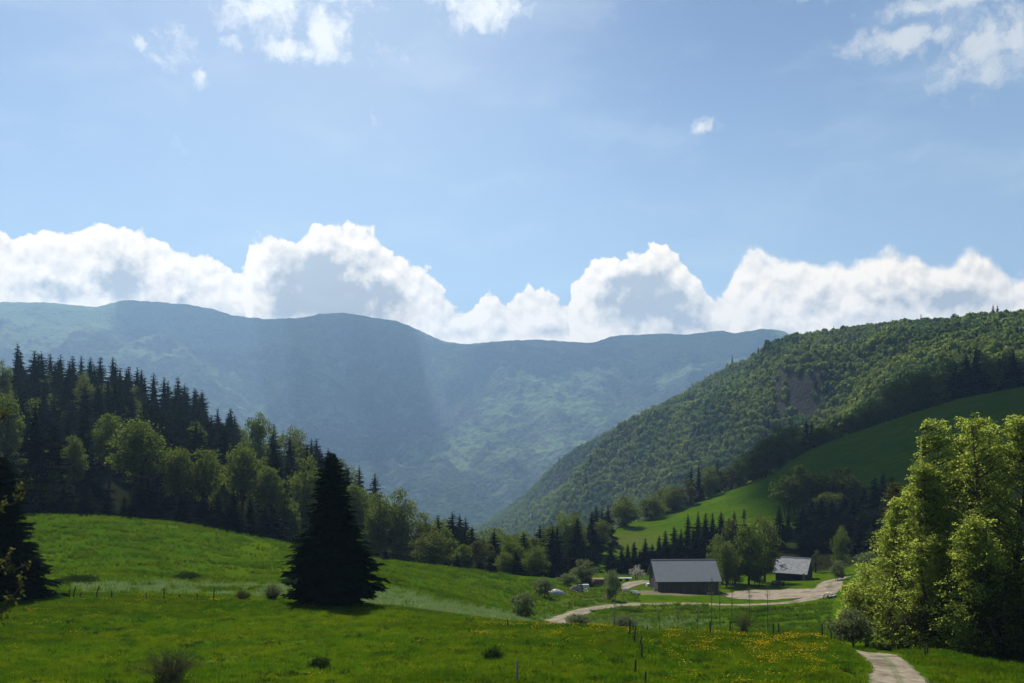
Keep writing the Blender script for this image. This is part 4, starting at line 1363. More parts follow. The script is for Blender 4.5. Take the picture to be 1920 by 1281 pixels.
# saplings in the paddock
for i, (px, D, yt) in enumerate([(1334, 146, 1082), (1350, 150, 1094), (1373, 142, 1080), (1405, 148, 1098), (1440, 146, 1090), (1236, 138, 1140), (1153, 134, 1128), (1308, 140, 1130), (1272, 150, 1145)]):
    p = gnd(px, D); H = topH(px, D, yt); m = MB(); rng = np.random.default_rng(i + 50)
    m.tube([(0, 0, -.2), (rng.normal(0, .08), 0, H * .5), (rng.normal(0, .15), 0, H)], [.055, .04, .012], 5)
    lf = MB(); C = []
    for k in range(26):
        z = H * rng.uniform(.35, .97); a = rng.uniform(0, 6.28); L = (1.05 - z / H) * 1.1 + .15
        e = np.array([math.cos(a) * L * .6, math.sin(a) * L * .6, z + L * .7])
        m.tube([(0, 0, z), e], [.016, .006], 3, False)
        C.append(e + rng.normal(0, .12, (5, 3)))
    C = np.concatenate(C)
    lf.leaves(C, rng.normal(0, 1, C.shape), .07, .05, rng)
    t = thing('sapling', tuple(p), 'thin bare sapling in the paddock below the barns, %s from the left' % ['fourth', 'fifth', 'seventh', 'eighth', 'last', 'second', 'first', 'third to fourth', 'third'][i], 'sapling', 'bare saplings in the paddock')
    obj('trunk', m.mesh('trunk', [M['bark']], True), t)
    obj('crown', lf.mesh('crown', [M['leaf_brown'] if i < 5 else M['leaf_willow']]), t)

# ------------------------------------------------------------------ row of small spruces behind the barns
GS = 'spruces behind the barns'
ORD = ['first', 'second', 'third', 'fourth', 'fifth', 'sixth', 'seventh', 'eighth', 'ninth', 'tenth', 'eleventh', 'twelfth', 'thirteenth', 'fourteenth', 'fifteenth', 'sixteenth', 'seventeenth', 'eighteenth', 'nineteenth', 'twentieth', 'twenty-first', 'twenty-second', 'twenty-third', 'twenty-fourth', 'twenty-fifth', 'twenty-sixth', 'twenty-seventh', 'twenty-eighth', 'twenty-ninth', 'thirtieth']
row = [(1112, 272, 1027), (1145, 268, 1015), (1166, 266, 1027), (1177, 270, 1019), (1189, 268, 1014), (1210, 272, 1008), (1236, 276, 1002), (1248, 280, 993), (1264, 284, 984), (1277, 280, 990), (1290, 290, 961), (1309, 292, 957),
       (1323, 290, 960), (1336, 294, 960), (1352, 296, 957), (1377, 296, 956), (1395, 300, 952), (1461, 292, 946), (1478, 300, 962), (1440, 300, 975), (1420, 300, 970), (1223, 272, 1018), (1200, 266, 1030), (1300, 276, 985), (1270, 272, 1006), (1345, 280, 985), (1318, 276, 990)]
row.sort()
for i, (px, D, yt) in enumerate(row):
    top('spruce', px, D, yt, random.uniform(24, 32), 'dark spruce in the row behind the long barn, %s from the left' % ORD[i], 'spruce', GS)
# dark wood behind the small barn
GD = 'shaded wood behind the small barn'
k = 0
for (px, D, yt) in sorted([(1505, 300, 962), (1522, 305, 950), (1540, 296, 945), (1560, 300, 950), (1583, 302, 940), (1600, 296, 938), (1620, 300, 925), (1640, 290, 905), (1655, 300, 898), (1672, 296, 905), (1530, 285, 985), (1550, 282, 990), (1575, 280, 985), (1595, 276, 980), (1615, 270, 970), (1512, 282, 1000), (1640, 262, 970), (1665, 256, 960)]):
    top('spruce', px, D, yt - 14, 42, 'shaded spruce in the dark wood above the small barn, %s from the left' % ORD[k], 'spruce', GD); k += 1
for i, (px, D, yt, w) in enumerate([(1478, 330, 885, 74), (1505, 326, 866, 82), (1542, 328, 876, 78), (1578, 322, 872, 76), (1606, 318, 900, 60), (1560, 312, 920, 70)]):
    top('greybush', px, D, yt, w, 'grey-green rounded tree below the dark pasture, %s from the left' % ORD[[0, 1, 2, 4, 5, 3][i]], 'tree', 'rounded trees below the dark pasture')

# ------------------------------------------------------------------ wood edge of the pasture, upper right
GE = 'trees along the upper edge of the dark pasture'
edge = [('beechy', 1172, 372, 920, 48), ('beechy', 1222, 392, 916, 56), ('broad', 1262, 404, 902, 46), ('brown', 1282, 408, 890, 44), ('broad', 1250, 412, 905, 50), ('spruce', 1296, 416, 868, 24), ('spruce', 1310, 418, 862, 24),
        ('broad', 1330, 420, 868, 46), ('brown', 1362, 424, 862, 40), ('spruce', 1345, 428, 850, 24), ('broad', 1385, 428, 850, 44), ('broad', 1412, 430, 828, 50), ('broad', 1436, 434, 806, 52), ('broad', 1462, 440, 790, 56), ('broad', 1488, 446, 786, 50),
        ('spruce', 1512, 452, 772, 26), ('spruce', 1522, 455, 782, 22), ('broad', 1545, 456, 782, 40), ('brown', 1572, 460, 776, 40), ('broad', 1598, 464, 762, 40), ('broad', 1625, 468, 758, 44), ('brown', 1650, 472, 748, 42), ('broad', 1680, 478, 700, 60),
        ('broad', 1712, 482, 690, 60), ('broad', 1740, 486, 684, 64), ('brown', 1770, 488, 688, 46), ('spruce', 1792, 492, 668, 34), ('spruce', 1812, 494, 655, 40), ('spruce', 1830, 496, 642, 40), ('broad', 1850, 500, 655, 56), ('spruce', 1872, 502, 660, 36),
        ('spruce', 1900, 506, 644, 42), ('broad', 1925, 510, 650, 60), ('spruce', 1940, 512, 640, 40), ('broad', 1885, 515, 648, 60), ('broad', 1780, 505, 662, 56), ('broad', 1640, 492, 735, 44)]
edge.sort(key=lambda e: e[1])
cnt = {}
for kd, px, D, yt, w in edge:
    nmk = {'broad': 'green broadleaf tree', 'beechy': 'sunlit round tree', 'brown': 'brownish budding tree', 'spruce': 'dark spruce'}[kd]
    seenpx = sorted(e[1] for e in edge if e[0] == kd).index(px)
    top(kd, px, D + random.uniform(-3, 5), yt + random.uniform(-5, 5), w * random.uniform(.9, 1.35), '%s along the upper pasture edge, %s of its kind from the left' % (nmk, ORD[seenpx]), {'spruce': 'spruce'}.get(kd, 'tree'), GE, sink=1.8)

for i in range(30):
    px = 1235 + i * 24 + random.uniform(-9, 9)
    D = float(np.interp(px, [1150, 1200, 1350, 1450, 1500, 1600, 1700, 1800, 1920], [362, 392, 424, 434, 446, 462, 478, 494, 512])) + random.uniform(0, 10)
    yg = HOR - gnd(px, D)[2] * F / D
    top('bushy', px, D, yg - random.uniform(14, 38), random.uniform(26, 48), 'low bushy growth filling the upper pasture edge, %s from the left' % ORD[i], 'bush', 'bushy growth along the upper pasture edge')

# ------------------------------------------------------------------ forests: left hill and valley mouth
def left_tops(px):      # rough picture row of the tree tops on the skyline
    return np.interp(px, [-50, 0, 20, 110, 160, 250, 290, 340, 400, 440, 520, 600, 680, 740, 800, 860, 930, 1000, 1060, 1150], [632, 632, 632, 650, 658, 662, 700, 705, 735, 768, 785, 822, 870, 915, 945, 965, 985, 985, 965, 930])


cand = []
feature = [('broad', 262, 216, 782, 104), ('beechy', 332, 214, 832, 68), ('beechy', 384, 216, 838, 58), ('broad', 203, 232, 770, 66), ('broad', 138, 218, 812, 50), ('broad', 455, 222, 832, 66), ('broad', 12, 235, 735, 60),
           ('broad', 5, 300, 668, 40), ('broad', 50, 280, 745, 60), ('beechy', 160, 330, 695, 38), ('broad', 485, 300, 765, 56), ('broad', 540, 290, 800, 58), ('beechy', 575, 240, 850, 60), ('broad', 640, 300, 845, 60), ('beechy', 710, 236, 918, 66),
           ('beechy', 745, 240, 910, 70), ('beechy', 795, 240, 955, 58), ('beechy', 835, 244, 985, 46), ('broad', 665, 228, 905, 56), ('beechy', 870, 232, 1018, 42), ('beechy', 905, 236, 1030, 40), ('broad', 935, 250, 1010, 40), ('beechy', 950, 232, 1042, 36),
           ('beechy', 985, 232, 1045, 40), ('broad', 1000, 236, 1052, 30), ('beechy', 1078, 290, 955, 42), ('broad', 1000, 300, 1000, 34), ('broad', 505, 218, 870, 56), ('broad', 560, 330, 800, 46), ('broad', 870, 300, 985, 36), ('beechy', 620, 265, 880, 44)]
for f in feature:
    cand.append((f[2], f[1], {'broad': 'tall', 'beechy': 'tallb'}[f[0]] if f[2] < 236 and f[1] < 700 else f[0], topH(f[1], f[2], f[3]), f[4] * 1.12 * f[2] / F, True))
for q in range(11):
    hq = random.uniform(5, 10)
    cand.append((218 + random.uniform(0, 16), 690 + q * 31 + random.uniform(-12, 12), ('broad', 'spruce', 'broad', 'brown')[q % 4], hq, hq * random.uniform(.7, 1.0), True))
FE = [f for f in feature if f[2] < 250]
rng = np.random.default_rng(21)
D = 196.0
while D < 400:
    step = 5.4 + (D - 196) * 0.012
    px = -40.0
    while px < 1135:
        pj = px + rng.normal(0, 6); Dj = D + rng.normal(0, 1.8)
        lim_lo = np.interp(pj, [-50, 0, 480, 700, 850, 960, 1010, 1060, 1100, 1150], [194, 194, 198, 208, 216, 226, 240, 266, 288, 330])
        lim_hi = np.interp(pj, [-50, 400, 700, 900, 1150], [398, 392, 372, 345, 350])
        px += (step + .6) * F / D * rng.uniform(.75, 1.25) * 0.92
        if not (lim_lo < Dj < lim_hi):
            continue
        pc = np.interp(pj, [0, 380, 450, 850, 930, 1140], [.80, .78, .40, .58, .66, .85])
        if Dj < 215 and pj < 560:
            pc = .8
        con = rng.uniform() < pc
        if any(abs(pj - f[1]) < f[4] * .62 and Dj < f[2] + 7 for f in FE):
            if Dj > 212 or pj > 560:
                continue
            con = True; short = True  # short dark spruces added to stand in for shade under the front crowns
        else:
            short = False
        g0 = gnd(pj, Dj)
        lim = (HOR - left_tops(pj) - rng.uniform(-4, 26)) / F * Dj - g0[2]
        if con:
            H = rng.uniform(13, 25) if not (Dj > 345 and pj < 470) else rng.uniform(20, 28)
        else:
            H = rng.uniform(10, 17)
        if pj > 900:
            H = min(H, rng.uniform(12, 18))
        if short:
            H = rng.uniform(6, 11)
        H = min(H, max(lim, 7.0))
        if lim < 5:
            continue
        cand.append((Dj, pj, 'spruce' if con else ('broad' if rng.uniform() < .6 else 'beechy'), H, H * rng.uniform(.28, .40) + 2.0 if con else H * rng.uniform(.5, .68), False))
    D += step * 0.93
cand.sort(key=lambda c: c[0])
placed = []
for (Dj, pj, kd, H, Wd, feat) in cand:
    g0 = gnd(pj, Dj)
    conic = kd == 'spruce'
    s = seen_cells(pj, Dj, g0[2] + H, g0[2], Wd, conic)
    if s < (1 if feat else 7):
        continue
    placed.append((pj, Dj, kd, H, Wd, s))
print('FOREST', len(placed), sum(1 for p in placed if p[2] == 'spruce'))


def region(pj, Dj, H):
    ytop = HOR - (gnd(pj, Dj)[2] + H) * F / Dj
    sky = ytop < left_tops(pj) + 22
    if pj > 960:
        a = 'at the valley mouth'
    elif pj > 700:
        a = 'low on the left hill'
    elif pj > 430:
        a = 'on the left hill shoulder'
    else:
        a = 'on the dark left hill'
    if sky:
        b = 'on the skyline'
    elif Dj < 232:
        b = 'in the front row'
    else:
        b = 'in the middle rows'
    return a, b


bykey = {}
for p in placed:
    bykey.setdefault((p[2] == 'spruce', p[2]) + region(*p[:2], p[3]), []).append(p)


def ordinal(n):
    if n < len(ORD):
        return ORD[n]
    return '%d%s' % (n + 1, {1: 'st', 2: 'nd', 3: 'rd'}.get((n + 1) % 10 if (n + 1) % 100 not in (11, 12, 13) else 0, 'th'))


for key, ps in bykey.items():
    ps.sort()
    nmk = {'spruce': 'dark spruce', 'broad': 'mid-green broadleaf tree', 'beechy': 'bright yellow-green tree', 'tall': 'tall mid-green tree', 'tallb': 'tall yellow-green tree', 'brown': 'brownish budding tree'}[key[1]]
    for i, (pj, Dj, kd, H, Wd, s) in enumerate(ps):
        lb = '%s %s %s, %s from the left' % (nmk, key[3], key[2], ordinal(i))
        vs = PROTO[kd]
        meshes, h0, w0, conic, nm = vs[rng.integers(len(vs))]
        q = gnd(pj, Dj)
        t = thing(nm, tuple(q), lb, 'spruce' if kd == 'spruce' else 'tree', 'trees %s' % key[2], rng.uniform(0, 6.28), (Wd / w0, Wd / w0, H / h0))
        obj('crown', meshes[0], t); obj('trunk', meshes[1], t)

# far ridge woodland: one uncountable mass
fc = [far_crown(500 + i) for i in range(6)] + [conifer_mesh(520 + i, 11, 5.5, 12, 6, 3, 1.5)[0] for i in range(2)]
P = []; S = []; I = []
rng = np.random.default_rng(5)
for (d0, d1, sp) in ((560, 1100, 4.7), (1100, 1700, 5.5), (1700, 2650, 6.8)):
    ys = np.arange(d0, d1, sp)
    for y in ys:
        x0 = (860 - 960) / F * y; x1 = (2000 - 960) / F * y
        x = np.arange(x0, x1, sp) + rng.normal(0, sp * .28, len(np.arange(x0, x1, sp)))
        yy = y + rng.normal(0, sp * .28, len(x))
        px = 960 + F * x / yy
        keep = (px > 880) & (px < 1990)
        x, yy, px = x[keep], yy[keep], px[keep]
        if len(x) == 0:
            continue
        z = height(x, yy)
        py = HOR - z * F / yy
        ci = np.clip(((px - PXA) / (PXB - PXA) * (NPX - 1)).astype(int), 0, NPX - 1)
        rm = RUNMIN[ci, np.clip(np.searchsorted(DG, yy) - 3, 0, NLD - 1)]
        vis = py < rm + 14 * F / yy
        rock = (np.exp(-(((px - 1500) / 50) ** 4 + ((py - 745) / 48) ** 4)) > .5)
        vis &= ~(rock & (rng.uniform(0, 1, len(x)) < .65))
        bx = np.clip((px / 4).astype(int), 0, BW - 1); by = np.clip(((py - 8) / 4).astype(int), 0, BH - 1)
        spine = np.interp(px, [880, 925, 1060, 1350, 1600, 1920], [2900, 2500, 2000, 1540, 1190, 960])
        vis &= yy < spine + 30
        x, yy, z, px = x[vis], yy[vis], z[vis], px[vis]
        s = np.exp(rng.normal(-.36, .20, len(x))) * (1 + .00009 * (yy - 900)) * (1.05 + 0.15 * fbm(x / 50, yy / 50, 2, 99))
        cn = rng.uniform(0, 1, len(x)) < np.where(fbm(x / 90, yy / 90, 3, 17) > .12, .10, .015)
        P.append(np.stack([x, yy, z - .8], 1)); S.append(np.stack([s, s, s * rng.uniform(.85, 1.15, len(x)) * np.where(cn, 1.25, 1)], 1))
        I.append(np.where(cn, rng.integers(6, 8, len(x)), rng.integers(0, 6, len(x))))
P = np.concatenate(P); S = np.concatenate(S); I = np.concatenate(I)
print('RIDGE TREES', len(P))
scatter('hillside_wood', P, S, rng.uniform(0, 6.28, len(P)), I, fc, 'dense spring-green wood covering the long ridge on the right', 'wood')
# lone spruces on the ridge skyline
for i, (px, D, h) in enumerate([(1373, 1462, 17), (1363, 1470, 11), (1322, 1550, 10), (1422, 1400, 12), (1862, 948, 8), (1298, 1600, 9)]):
    tree('spruce', px, D, h + 8, 5.5, 'lone spruce poking above the right ridge skyline, %s from the left' % ORD[[3, 2, 1, 4, 5, 0][i]], 'spruce', 'lone spruces on the ridge skyline', check=0)

# ------------------------------------------------------------------ fences
def post(pxb, yb, pxt, yt, D, label, pale=False, group='fence posts', r=.055):
    b = np.array(gnd(pxb, D))
    zt = (HOR - yt) / F * D
    H = max(zt - (HOR - yb) / F * D, 0.5)
    dx = (pxt - pxb) / F * D
    m = MB()
    m.tube([(0, 0, -.35), (dx * .5, 0, H * .5), (dx, 0, H - .03), (dx, 0, H)], [r * 1.1, r, r * .95, r * .55], 7)
    o = obj('fence_post', m.mesh('fence_post', [M['post_pale' if pale else 'post']], True), None, tuple(b), label=label, category='fence post', group=group)
    return np.array([b[0] + dx, b[1], b[2] + H])


LP = [(129, 1118, 131, 1101), (136, 1120, 142, 1097), (149, 1119, 153, 1107), (179, 1121, 186, 1097), (209, 1124, 209, 1108), (274, 1123, 275, 1110), (307, 1123, 308, 1099), (337, 1123, 337, 1110), (370, 1126, 370, 1111), (400, 1126, 402, 1099)]
lab = ['short dark', 'tall leaning', 'thin faint leaning', 'tall leaning', 'short upright', 'thin short', 'tall upright', 'short', 'short', 'tallest upright']
Gl = 'posts of the old fence on the left'
tips = []
for i, (a, b, c, d) in enumerate(LP):
    tips.append(post(a, b, c, d, 94.0, '%s fence post in the left meadow, %s from the left spruce' % (lab[i], ORD[i]), False, Gl))
post(94, 1118, 100, 1105, 93, 'pale leaning post at the foot of the left spruce', True, Gl)
CP = [(1181, 1197, 1181, 1166, 72.5), (1187, 1184, 1187, 1166, 74), (1188, 1214, 1192, 1179, 68), (1199, 1218, 1203, 1196, 67), (1203, 1239, 1204, 1210, 63), (1191, 1264, 1192, 1238, 58), (1210, 1290, 1211, 1266, 54)]
for i, (a, b, c, d, D) in enumerate(CP):
    post(a, b, c, d, D, 'dark post in the fence running down the middle meadow, %s from the top' % ORD[i], False, 'posts of the fence running towards the viewer')
post(970, 1290, 969, 1248, 55, 'pale weathered post alone at the bottom of the meadow', True, 'fence posts', .06)
post(952, 1172, 952, 1156, 80, 'dark post beside the fresh green bush', False, 'fence posts')
PP = [(1214, 1190, 1214, 1177, 78), (1332, 1196, 1331, 1170, 74), (1369, 1192, 1369, 1166, 75), (1450, 1194, 1450, 1167, 76), (1460, 1194, 1460, 1168, 75), (1542, 1202, 1541, 1172, 72), (1559, 1204, 1558, 1181, 72)]
for i, (a, b, c, d, D) in enumerate(PP):
    post(a, b, c, d, D, 'dark paddock fence post above the flower meadow, %s from the left' % ORD[i], False, 'paddock fence posts')
post(1734, 1231, 1734, 1213, 69.5, 'left one of two dark posts beside the track on the right', False, 'posts beside the track')
post(1739, 1231, 1739, 1213, 69.8, 'right one of two dark posts beside the track on the right', False, 'posts beside the track')

# ------------------------------------------------------------------ farm clutter
def rocks(name, px, py, n, rx, ry, hz, size, mat, label, cat):
    c = at(px, py, 120); m = MB()
    for i in range(n):
        a = random.uniform(0, 6.28); r = random.random() ** .6
        x = rx * r * math.cos(a); y = ry * r * math.sin(a)
        z = (1 - r) * hz * random.uniform(.4, 1)
        m.box((x, y, z), [size * random.uniform(.5, 1.3) for _ in range(3)], random.uniform(0, 3), size * .14, random.uniform(-.6, .6), random.uniform(-.6, .6))
    return obj(name, m.mesh(name, [mat]), None, tuple(c), label=label, category=cat)


rocks('stone_pile', 1083, 1109, 150, 2.1, 1.6, 1.7, .42, M['stone'], 'grey heap of stones and rubble below the willow bush', 'stone pile')
rocks('rubble_heap', 1137, 1126, 70, 1.7, 1.0, .7, .36, M['log'], 'low brown heap of rubble at the foot of the feathery tree', 'rubble heap')


def logpile(px, py, n, L, r, rows, mat, label, rz=0.0):
    c = at(px, py, 120); m = MB(); k = 0
    for q in range(rows):
        for i in range(n - q):
            x = (i - (n - q - 1) / 2) * r * 2.1
            rr = r * random.uniform(.8, 1.1)
            z = r + q * r * 1.8
            m.tube([(x, -L / 2 + random.uniform(-.2, .2), z), (x + random.uniform(-.05, .05), L / 2 + random.uniform(-.2, .2), z)], [rr, rr * .9], 8)
    o = obj('log_pile', m.mesh('log_pile', [mat]), None, tuple(c), label=label, category='log pile')
    o.rotation_euler[2] = rz
    return o


logpile(1122, 1096, 9, 2.0, .19, 4, M['log'], 'stack of reddish-brown logs right of the willow bush', .2)
logpile(1102, 1098, 7, 2.2, .2, 5, M['post'], 'dark stack of old timber behind the stone heap', -.3)

# covered heap
c = at(1042, 1116, 120)
m = MB()
na, nr = 20, 7
V = []
for i in range(nr):
    k = i / (nr - 1)
    for j in range(na):
        a = j / na * 6.283
        r = (1 - k ** 2.2) * (1 + .1 * math.sin(3 * a) + random.uniform(-.04, .04))
        V.append((1.7 * r * math.cos(a), .95 * r * math.sin(a), 1.25 * k ** .8))
m.raw(V, [(i * na + j, i * na + (j + 1) % na, (i + 1) * na + (j + 1) % na, (i + 1) * na + j) for i in range(nr - 1) for j in range(na)])
obj('covered_heap', m.mesh('covered_heap', [M['greymetal']], True), None, tuple(c), label='pale grey tarpaulin-covered heap beside the rounded bush', category='covered heap')
m = MB(); m.box((0, 0, .25), (1.6, .25, .1), .2); m.box((.2, .35, .12), (1.3, .2, .1), .1)
obj('loose_boards', m.mesh('loose_boards', [M['stone']]), None, tuple(at(1054, 1116, 120)), label='loose pale boards lying right of the covered heap', category='boards')
m = MB(); m.box((0, 0, .35), (1.3, .9, .6), .3, .03); m.box((0, 0, .7), (1.1, .8, .1), .1, .02)
obj('stone_block', m.mesh('stone_block', [M['white']]), None, tuple(at(1098, 1102, 120)), label='white slab lying behind the stone heap', category='slab')


def trough(px, py, rz, label, L=1.5, mat='white', sz=1.0):
    c = at(px, py, 120); t = thing('water_trough', tuple(c), label, 'trough', 'pale troughs beside the farm track', rz)
    m = MB()
    for s in (-1, 1):
        m.box((0, s * .33, .4), (L, .05, .4)); m.box((s * (L / 2 - .03), 0, .4), (.05, .6, .4))
    m.box((0, 0, .22), (L - .1, .62, .05))
    obj('basin', m.mesh('basin', [M[mat]]), t)
    m = MB()
    for a in (-1, 1):
        m.box((a * (L / 2 - .2), 0, .1), (.12, .5, .22))
    obj('foot', m.mesh('foot', [M['post']]), t)
    f = MB(); f.box((0, 0, .47), (L - .12, .6, .02)); obj('lid', f.mesh('lid', [M[mat]]), t)


trough(1189, 1113, -.7, 'upper one of two white troughs on the grass by the track')
trough(1193, 1116, -.7, 'lower one of two white troughs on the grass by the track')
trough(1173, 1109, 0.1, 'small pale trough right of the feathery tree', 1.1)
trough(1230, 1108, 0.0, 'grey trough on the grass below the left corner of the long barn', 1.2, 'greymetal')

# flat trailer
c = at(1170, 1090, 150); t = thing('flat_trailer', tuple(c), 'flat pale farm trailer parked between feathery tree and blossom bush', 'trailer', rz=.05)
m = MB(); m.box((0, 0, .75), (3.6, 1.5, .1)); obj('bed', m.mesh('bed', [M['greymetal']]), t)
m = MB(); m.tube([(1.8, 0, .7), (2.8, 0, .5)], .05, 6); obj('drawbar', m.mesh('drawbar', [M['dark']]), t)
for sx in (-.9, .7):
    for sy in (-.7, .7):
        m = MB(); m.tube([(sx, sy - .09, .33), (sx, sy + .09, .33)], .33, 14); obj('wheel', m.mesh('wheel', [M['dark']]), t)

# planks and sacks leaning at the barn corner
c = at(1224, 1098, 150)
m = MB()
for i in range(9):
    m.box((random.uniform(-.9, .5), random.uniform(-.4, .4), .8 + random.uniform(-.2, .3)), (.22, .06, 1.9), random.uniform(0, 3), 0, random.uniform(-.5, .5), random.uniform(-.5, .5))
obj('leaning_planks', m.mesh('leaning_planks', [M['stone']]), None, tuple(c), label='jumble of pale planks leaning at the left corner of the long barn', category='planks')
m = MB(); m.box((0, 0, .3), (1.2, .8, .5), .3, .06)
obj('white_crate', m.mesh('white_crate', [M['white']]), None, tuple(at(1217, 1099, 150)), label='white crate on the gravel left of the long barn', category='crate')

# weathered cart by the bushes
c = at(1459, 1099, 150); t = thing('wooden_cart', tuple(c), 'weathered wooden cart loaded with boards left of the small barn', 'cart', rz=.35)
m = MB()
for i in range(6):
    m.box((0, -.6 + i * .24, .85 + random.uniform(-.02, .02)), (2.6, .21, .06), random.uniform(-.02, .02))
obj('bed', m.mesh('bed', [M['stone']]), t)
m = MB()
for s in (-1, 1):
    m.box((0, s * .72, .98), (2.5, .04, .28))
obj('side_board', m.mesh('side_board', [M['plank']]), t)
for sx in (-.85, .85):
    for sy in (-.75, .75):
        m = MB(); m.tube([(sx, sy - .05, .4), (sx, sy + .05, .4)], .4, 14); obj('wheel', m.mesh('wheel', [M['post']]), t)

# picnic table and its bench
c = at(1553, 1121, 150); t = thing('picnic_table', tuple(c), 'dark picnic table on the grass where the track bends', 'picnic table', rz=.85)
m = MB()
for i in range(5):
    m.box((0, -.38 + i * .19, .8), (2.5, .17, .06))
obj('tabletop', m.mesh('tabletop', [M['greymetal']]), t)
for s in (-1, 1):
    m = MB(); m.box((0, s * .85, .46), (2.5, .28, .06)); obj('bench_seat', m.mesh('bench_seat', [M['greymetal']]), t)
for sx in (-.95, .95):
    m = MB()
    for s in (-1, 1):
        m.box((sx, s * .42, .4), (.1, .1, .9), 0, 0, s * .45)
    m.box((sx, 0, .42), (.1, 1.9, .1)); m.box((sx, 0, .73), (.1, .8, .1))
    obj('leg', m.mesh('leg', [M['dark']]), t)
m = MB()
for k in range(3):
    m.box((0, (k - 1) * .16, .0), (1.1, .14, .14), 0, .01)
o = obj('timber_bundle', m.mesh('timber_bundle', [M['timber']]), None, (c[0] - .1, c[1] + .1, c[2] + .905), label='yellow bundle of timber lying on the picnic table', category='timber')
o.rotation_euler[2] = .8
c2 = at(1563, 1121, 150); t = thing('garden_bench', tuple(c2), 'pale backless bench beside the picnic table', 'bench', rz=.85)
m = MB(); m.box((0, 0, .47), (2.3, .32, .07)); obj('seat', m.mesh('seat', [M['greymetal']]), t)
for sx in (-.85, .85):
    m = MB(); m.box((sx, 0, .22), (.1, .3, .44)); obj('leg', m.mesh('leg', [M['post']]), t)

# ------------------------------------------------------------------ meadow growth
def tuft(seed, n, h, spread, wid, mat, lean=.35):
    rng = np.random.default_rng(seed)
    v = []; f = []
    for i in range(n):
        a = rng.uniform(0, 6.28); r = spread * rng.random() ** .5
        b = np.array([r * math.cos(a), r * math.sin(a), -.02])
        d = np.array([math.cos(a), math.sin(a), 0]) * lean * rng.uniform(.2, 1.4) + rng.normal(0, .15, 3) * [1, 1, 0]
        H = h * rng.uniform(.5, 1.15)
        s = np.array([-math.sin(a + rng.normal(0, 1)), math.cos(a + rng.normal(0, 1)), 0]) * wid
        k = len(v)
        v += [b - s, b + s, b + d * H * .5 + s * .7 + [0, 0, H * .6], b + d * H * 1.2 + [0, 0, H], b + d * H * .5 - s * .7 + [0, 0, H * .6]]
        f.append((k, k + 1, k + 2, k + 3, k + 4))
    return mesh_from('tuft', np.array(v), [np.array(f)], [M[mat]])


rng = np.random.default_rng(12)


def spots(n, x0, x1, d0, d1, dens=None):
    px = rng.uniform(x0, x1, n * 4); D = np.sqrt(rng.uniform(d0 ** 2, d1 ** 2, n * 4))
    X = (px - 960) / F * D
    keep = np.ones(len(px), dtype=bool) if dens is None else rng.uniform(0, 1, len(px)) < dens(px, D, X)
    py = HOR - height(X, D) * F / D
    ci = np.clip(((px - PXA) / (PXB - PXA) * (NPX - 1)).astype(int), 0, NPX - 1)
    keep &= py < RUNMIN[ci, np.clip(np.searchsorted(DG, D) - 1, 0, NLD - 1)] + 4
    px, D, X = px[keep][:n], D[keep][:n], X[keep][:n]
    return px, D, X


PATHPT = np.array(RA)
def offpath(X, Y, pts, w):
    d = np.full(X.shape, 1e9)
    for a, b in zip(pts[:-1], pts[1:]):
        a = np.array(a); b = np.array(b); ab = b - a
        t = np.clip(((X - a[0]) * ab[0] + (Y - a[1]) * ab[1]) / (ab @ ab + 1e-9), 0, 1)
        d = np.minimum(d, np.hypot(X - a[0] - t * ab[0], Y - a[1] - t * ab[1]))
    return d > w


px, D, X = spots(42000, -60, 1980, 52, 104, lambda p, d, x: np.clip(.55 + 1.1 * fbm(x / 4, d / 4, 4, 71), .12, 1) * np.where(p > 1640, d < 74, 1))
k = offpath(X, D, RA, 1.75)
px, D, X = px[k], D[k], X[k]
s = rng.uniform(.7, 1.5, len(X)) * (1 + .7 * np.clip(fbm(X / 3, D / 3, 3, 72), 0, 1))
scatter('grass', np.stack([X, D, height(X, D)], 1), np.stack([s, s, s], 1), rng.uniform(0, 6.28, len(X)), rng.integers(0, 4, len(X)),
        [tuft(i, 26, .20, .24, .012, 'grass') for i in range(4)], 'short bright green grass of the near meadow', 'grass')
px, D, X = spots(26000, -60, 1560, 104, 214, lambda p, d, x: np.clip(.25 + 2.2 * fbm(x / 6, d / 3.5, 4, 171), .03, 1))
k = offpath(X, D, RB, 2.6)
px, D, X = px[k], D[k], X[k]
edge_ = np.interp(px, [0, 1010, 1060, 1110], [187, 222, 262, 300])
k = (D < edge_) & ~((np.abs(px - 1460) < 130) & (np.abs(D - 208) < 24)) & ~((px > 1200) & (D > 192))
px, D, X = px[k], D[k], X[k]
s = rng.uniform(.7, 1.6, len(X))
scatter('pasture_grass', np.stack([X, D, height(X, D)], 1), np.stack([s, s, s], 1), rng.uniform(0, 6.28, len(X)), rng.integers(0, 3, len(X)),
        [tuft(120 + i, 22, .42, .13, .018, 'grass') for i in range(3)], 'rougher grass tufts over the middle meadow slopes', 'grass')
# broad-leaved weeds: dark docks and lush patches
px, D, X = spots(9000, -60, 1600, 53, 100, lambda p, d, x: np.clip(3 * (fbm(x / 1.5, d / 1.5, 4, 81) - .12), 0, 1) * np.clip(.35 + 1.5 * fbm(x / 9, d / 9, 2, 83), 0, 1) + .02)
s = rng.uniform(.5, 1.2, len(X))
scatter('weeds', np.stack([X, D, height(X, D)], 1), np.stack([s, s, s], 1), rng.uniform(0, 6.28, len(X)), rng.integers(0, 3, len(X)),
        [tuft(20 + i, 26, .24, .22, .03, 'weed', .6) for i in range(3)], 'darker broad-leaved weeds scattered through the near meadow', 'weeds')


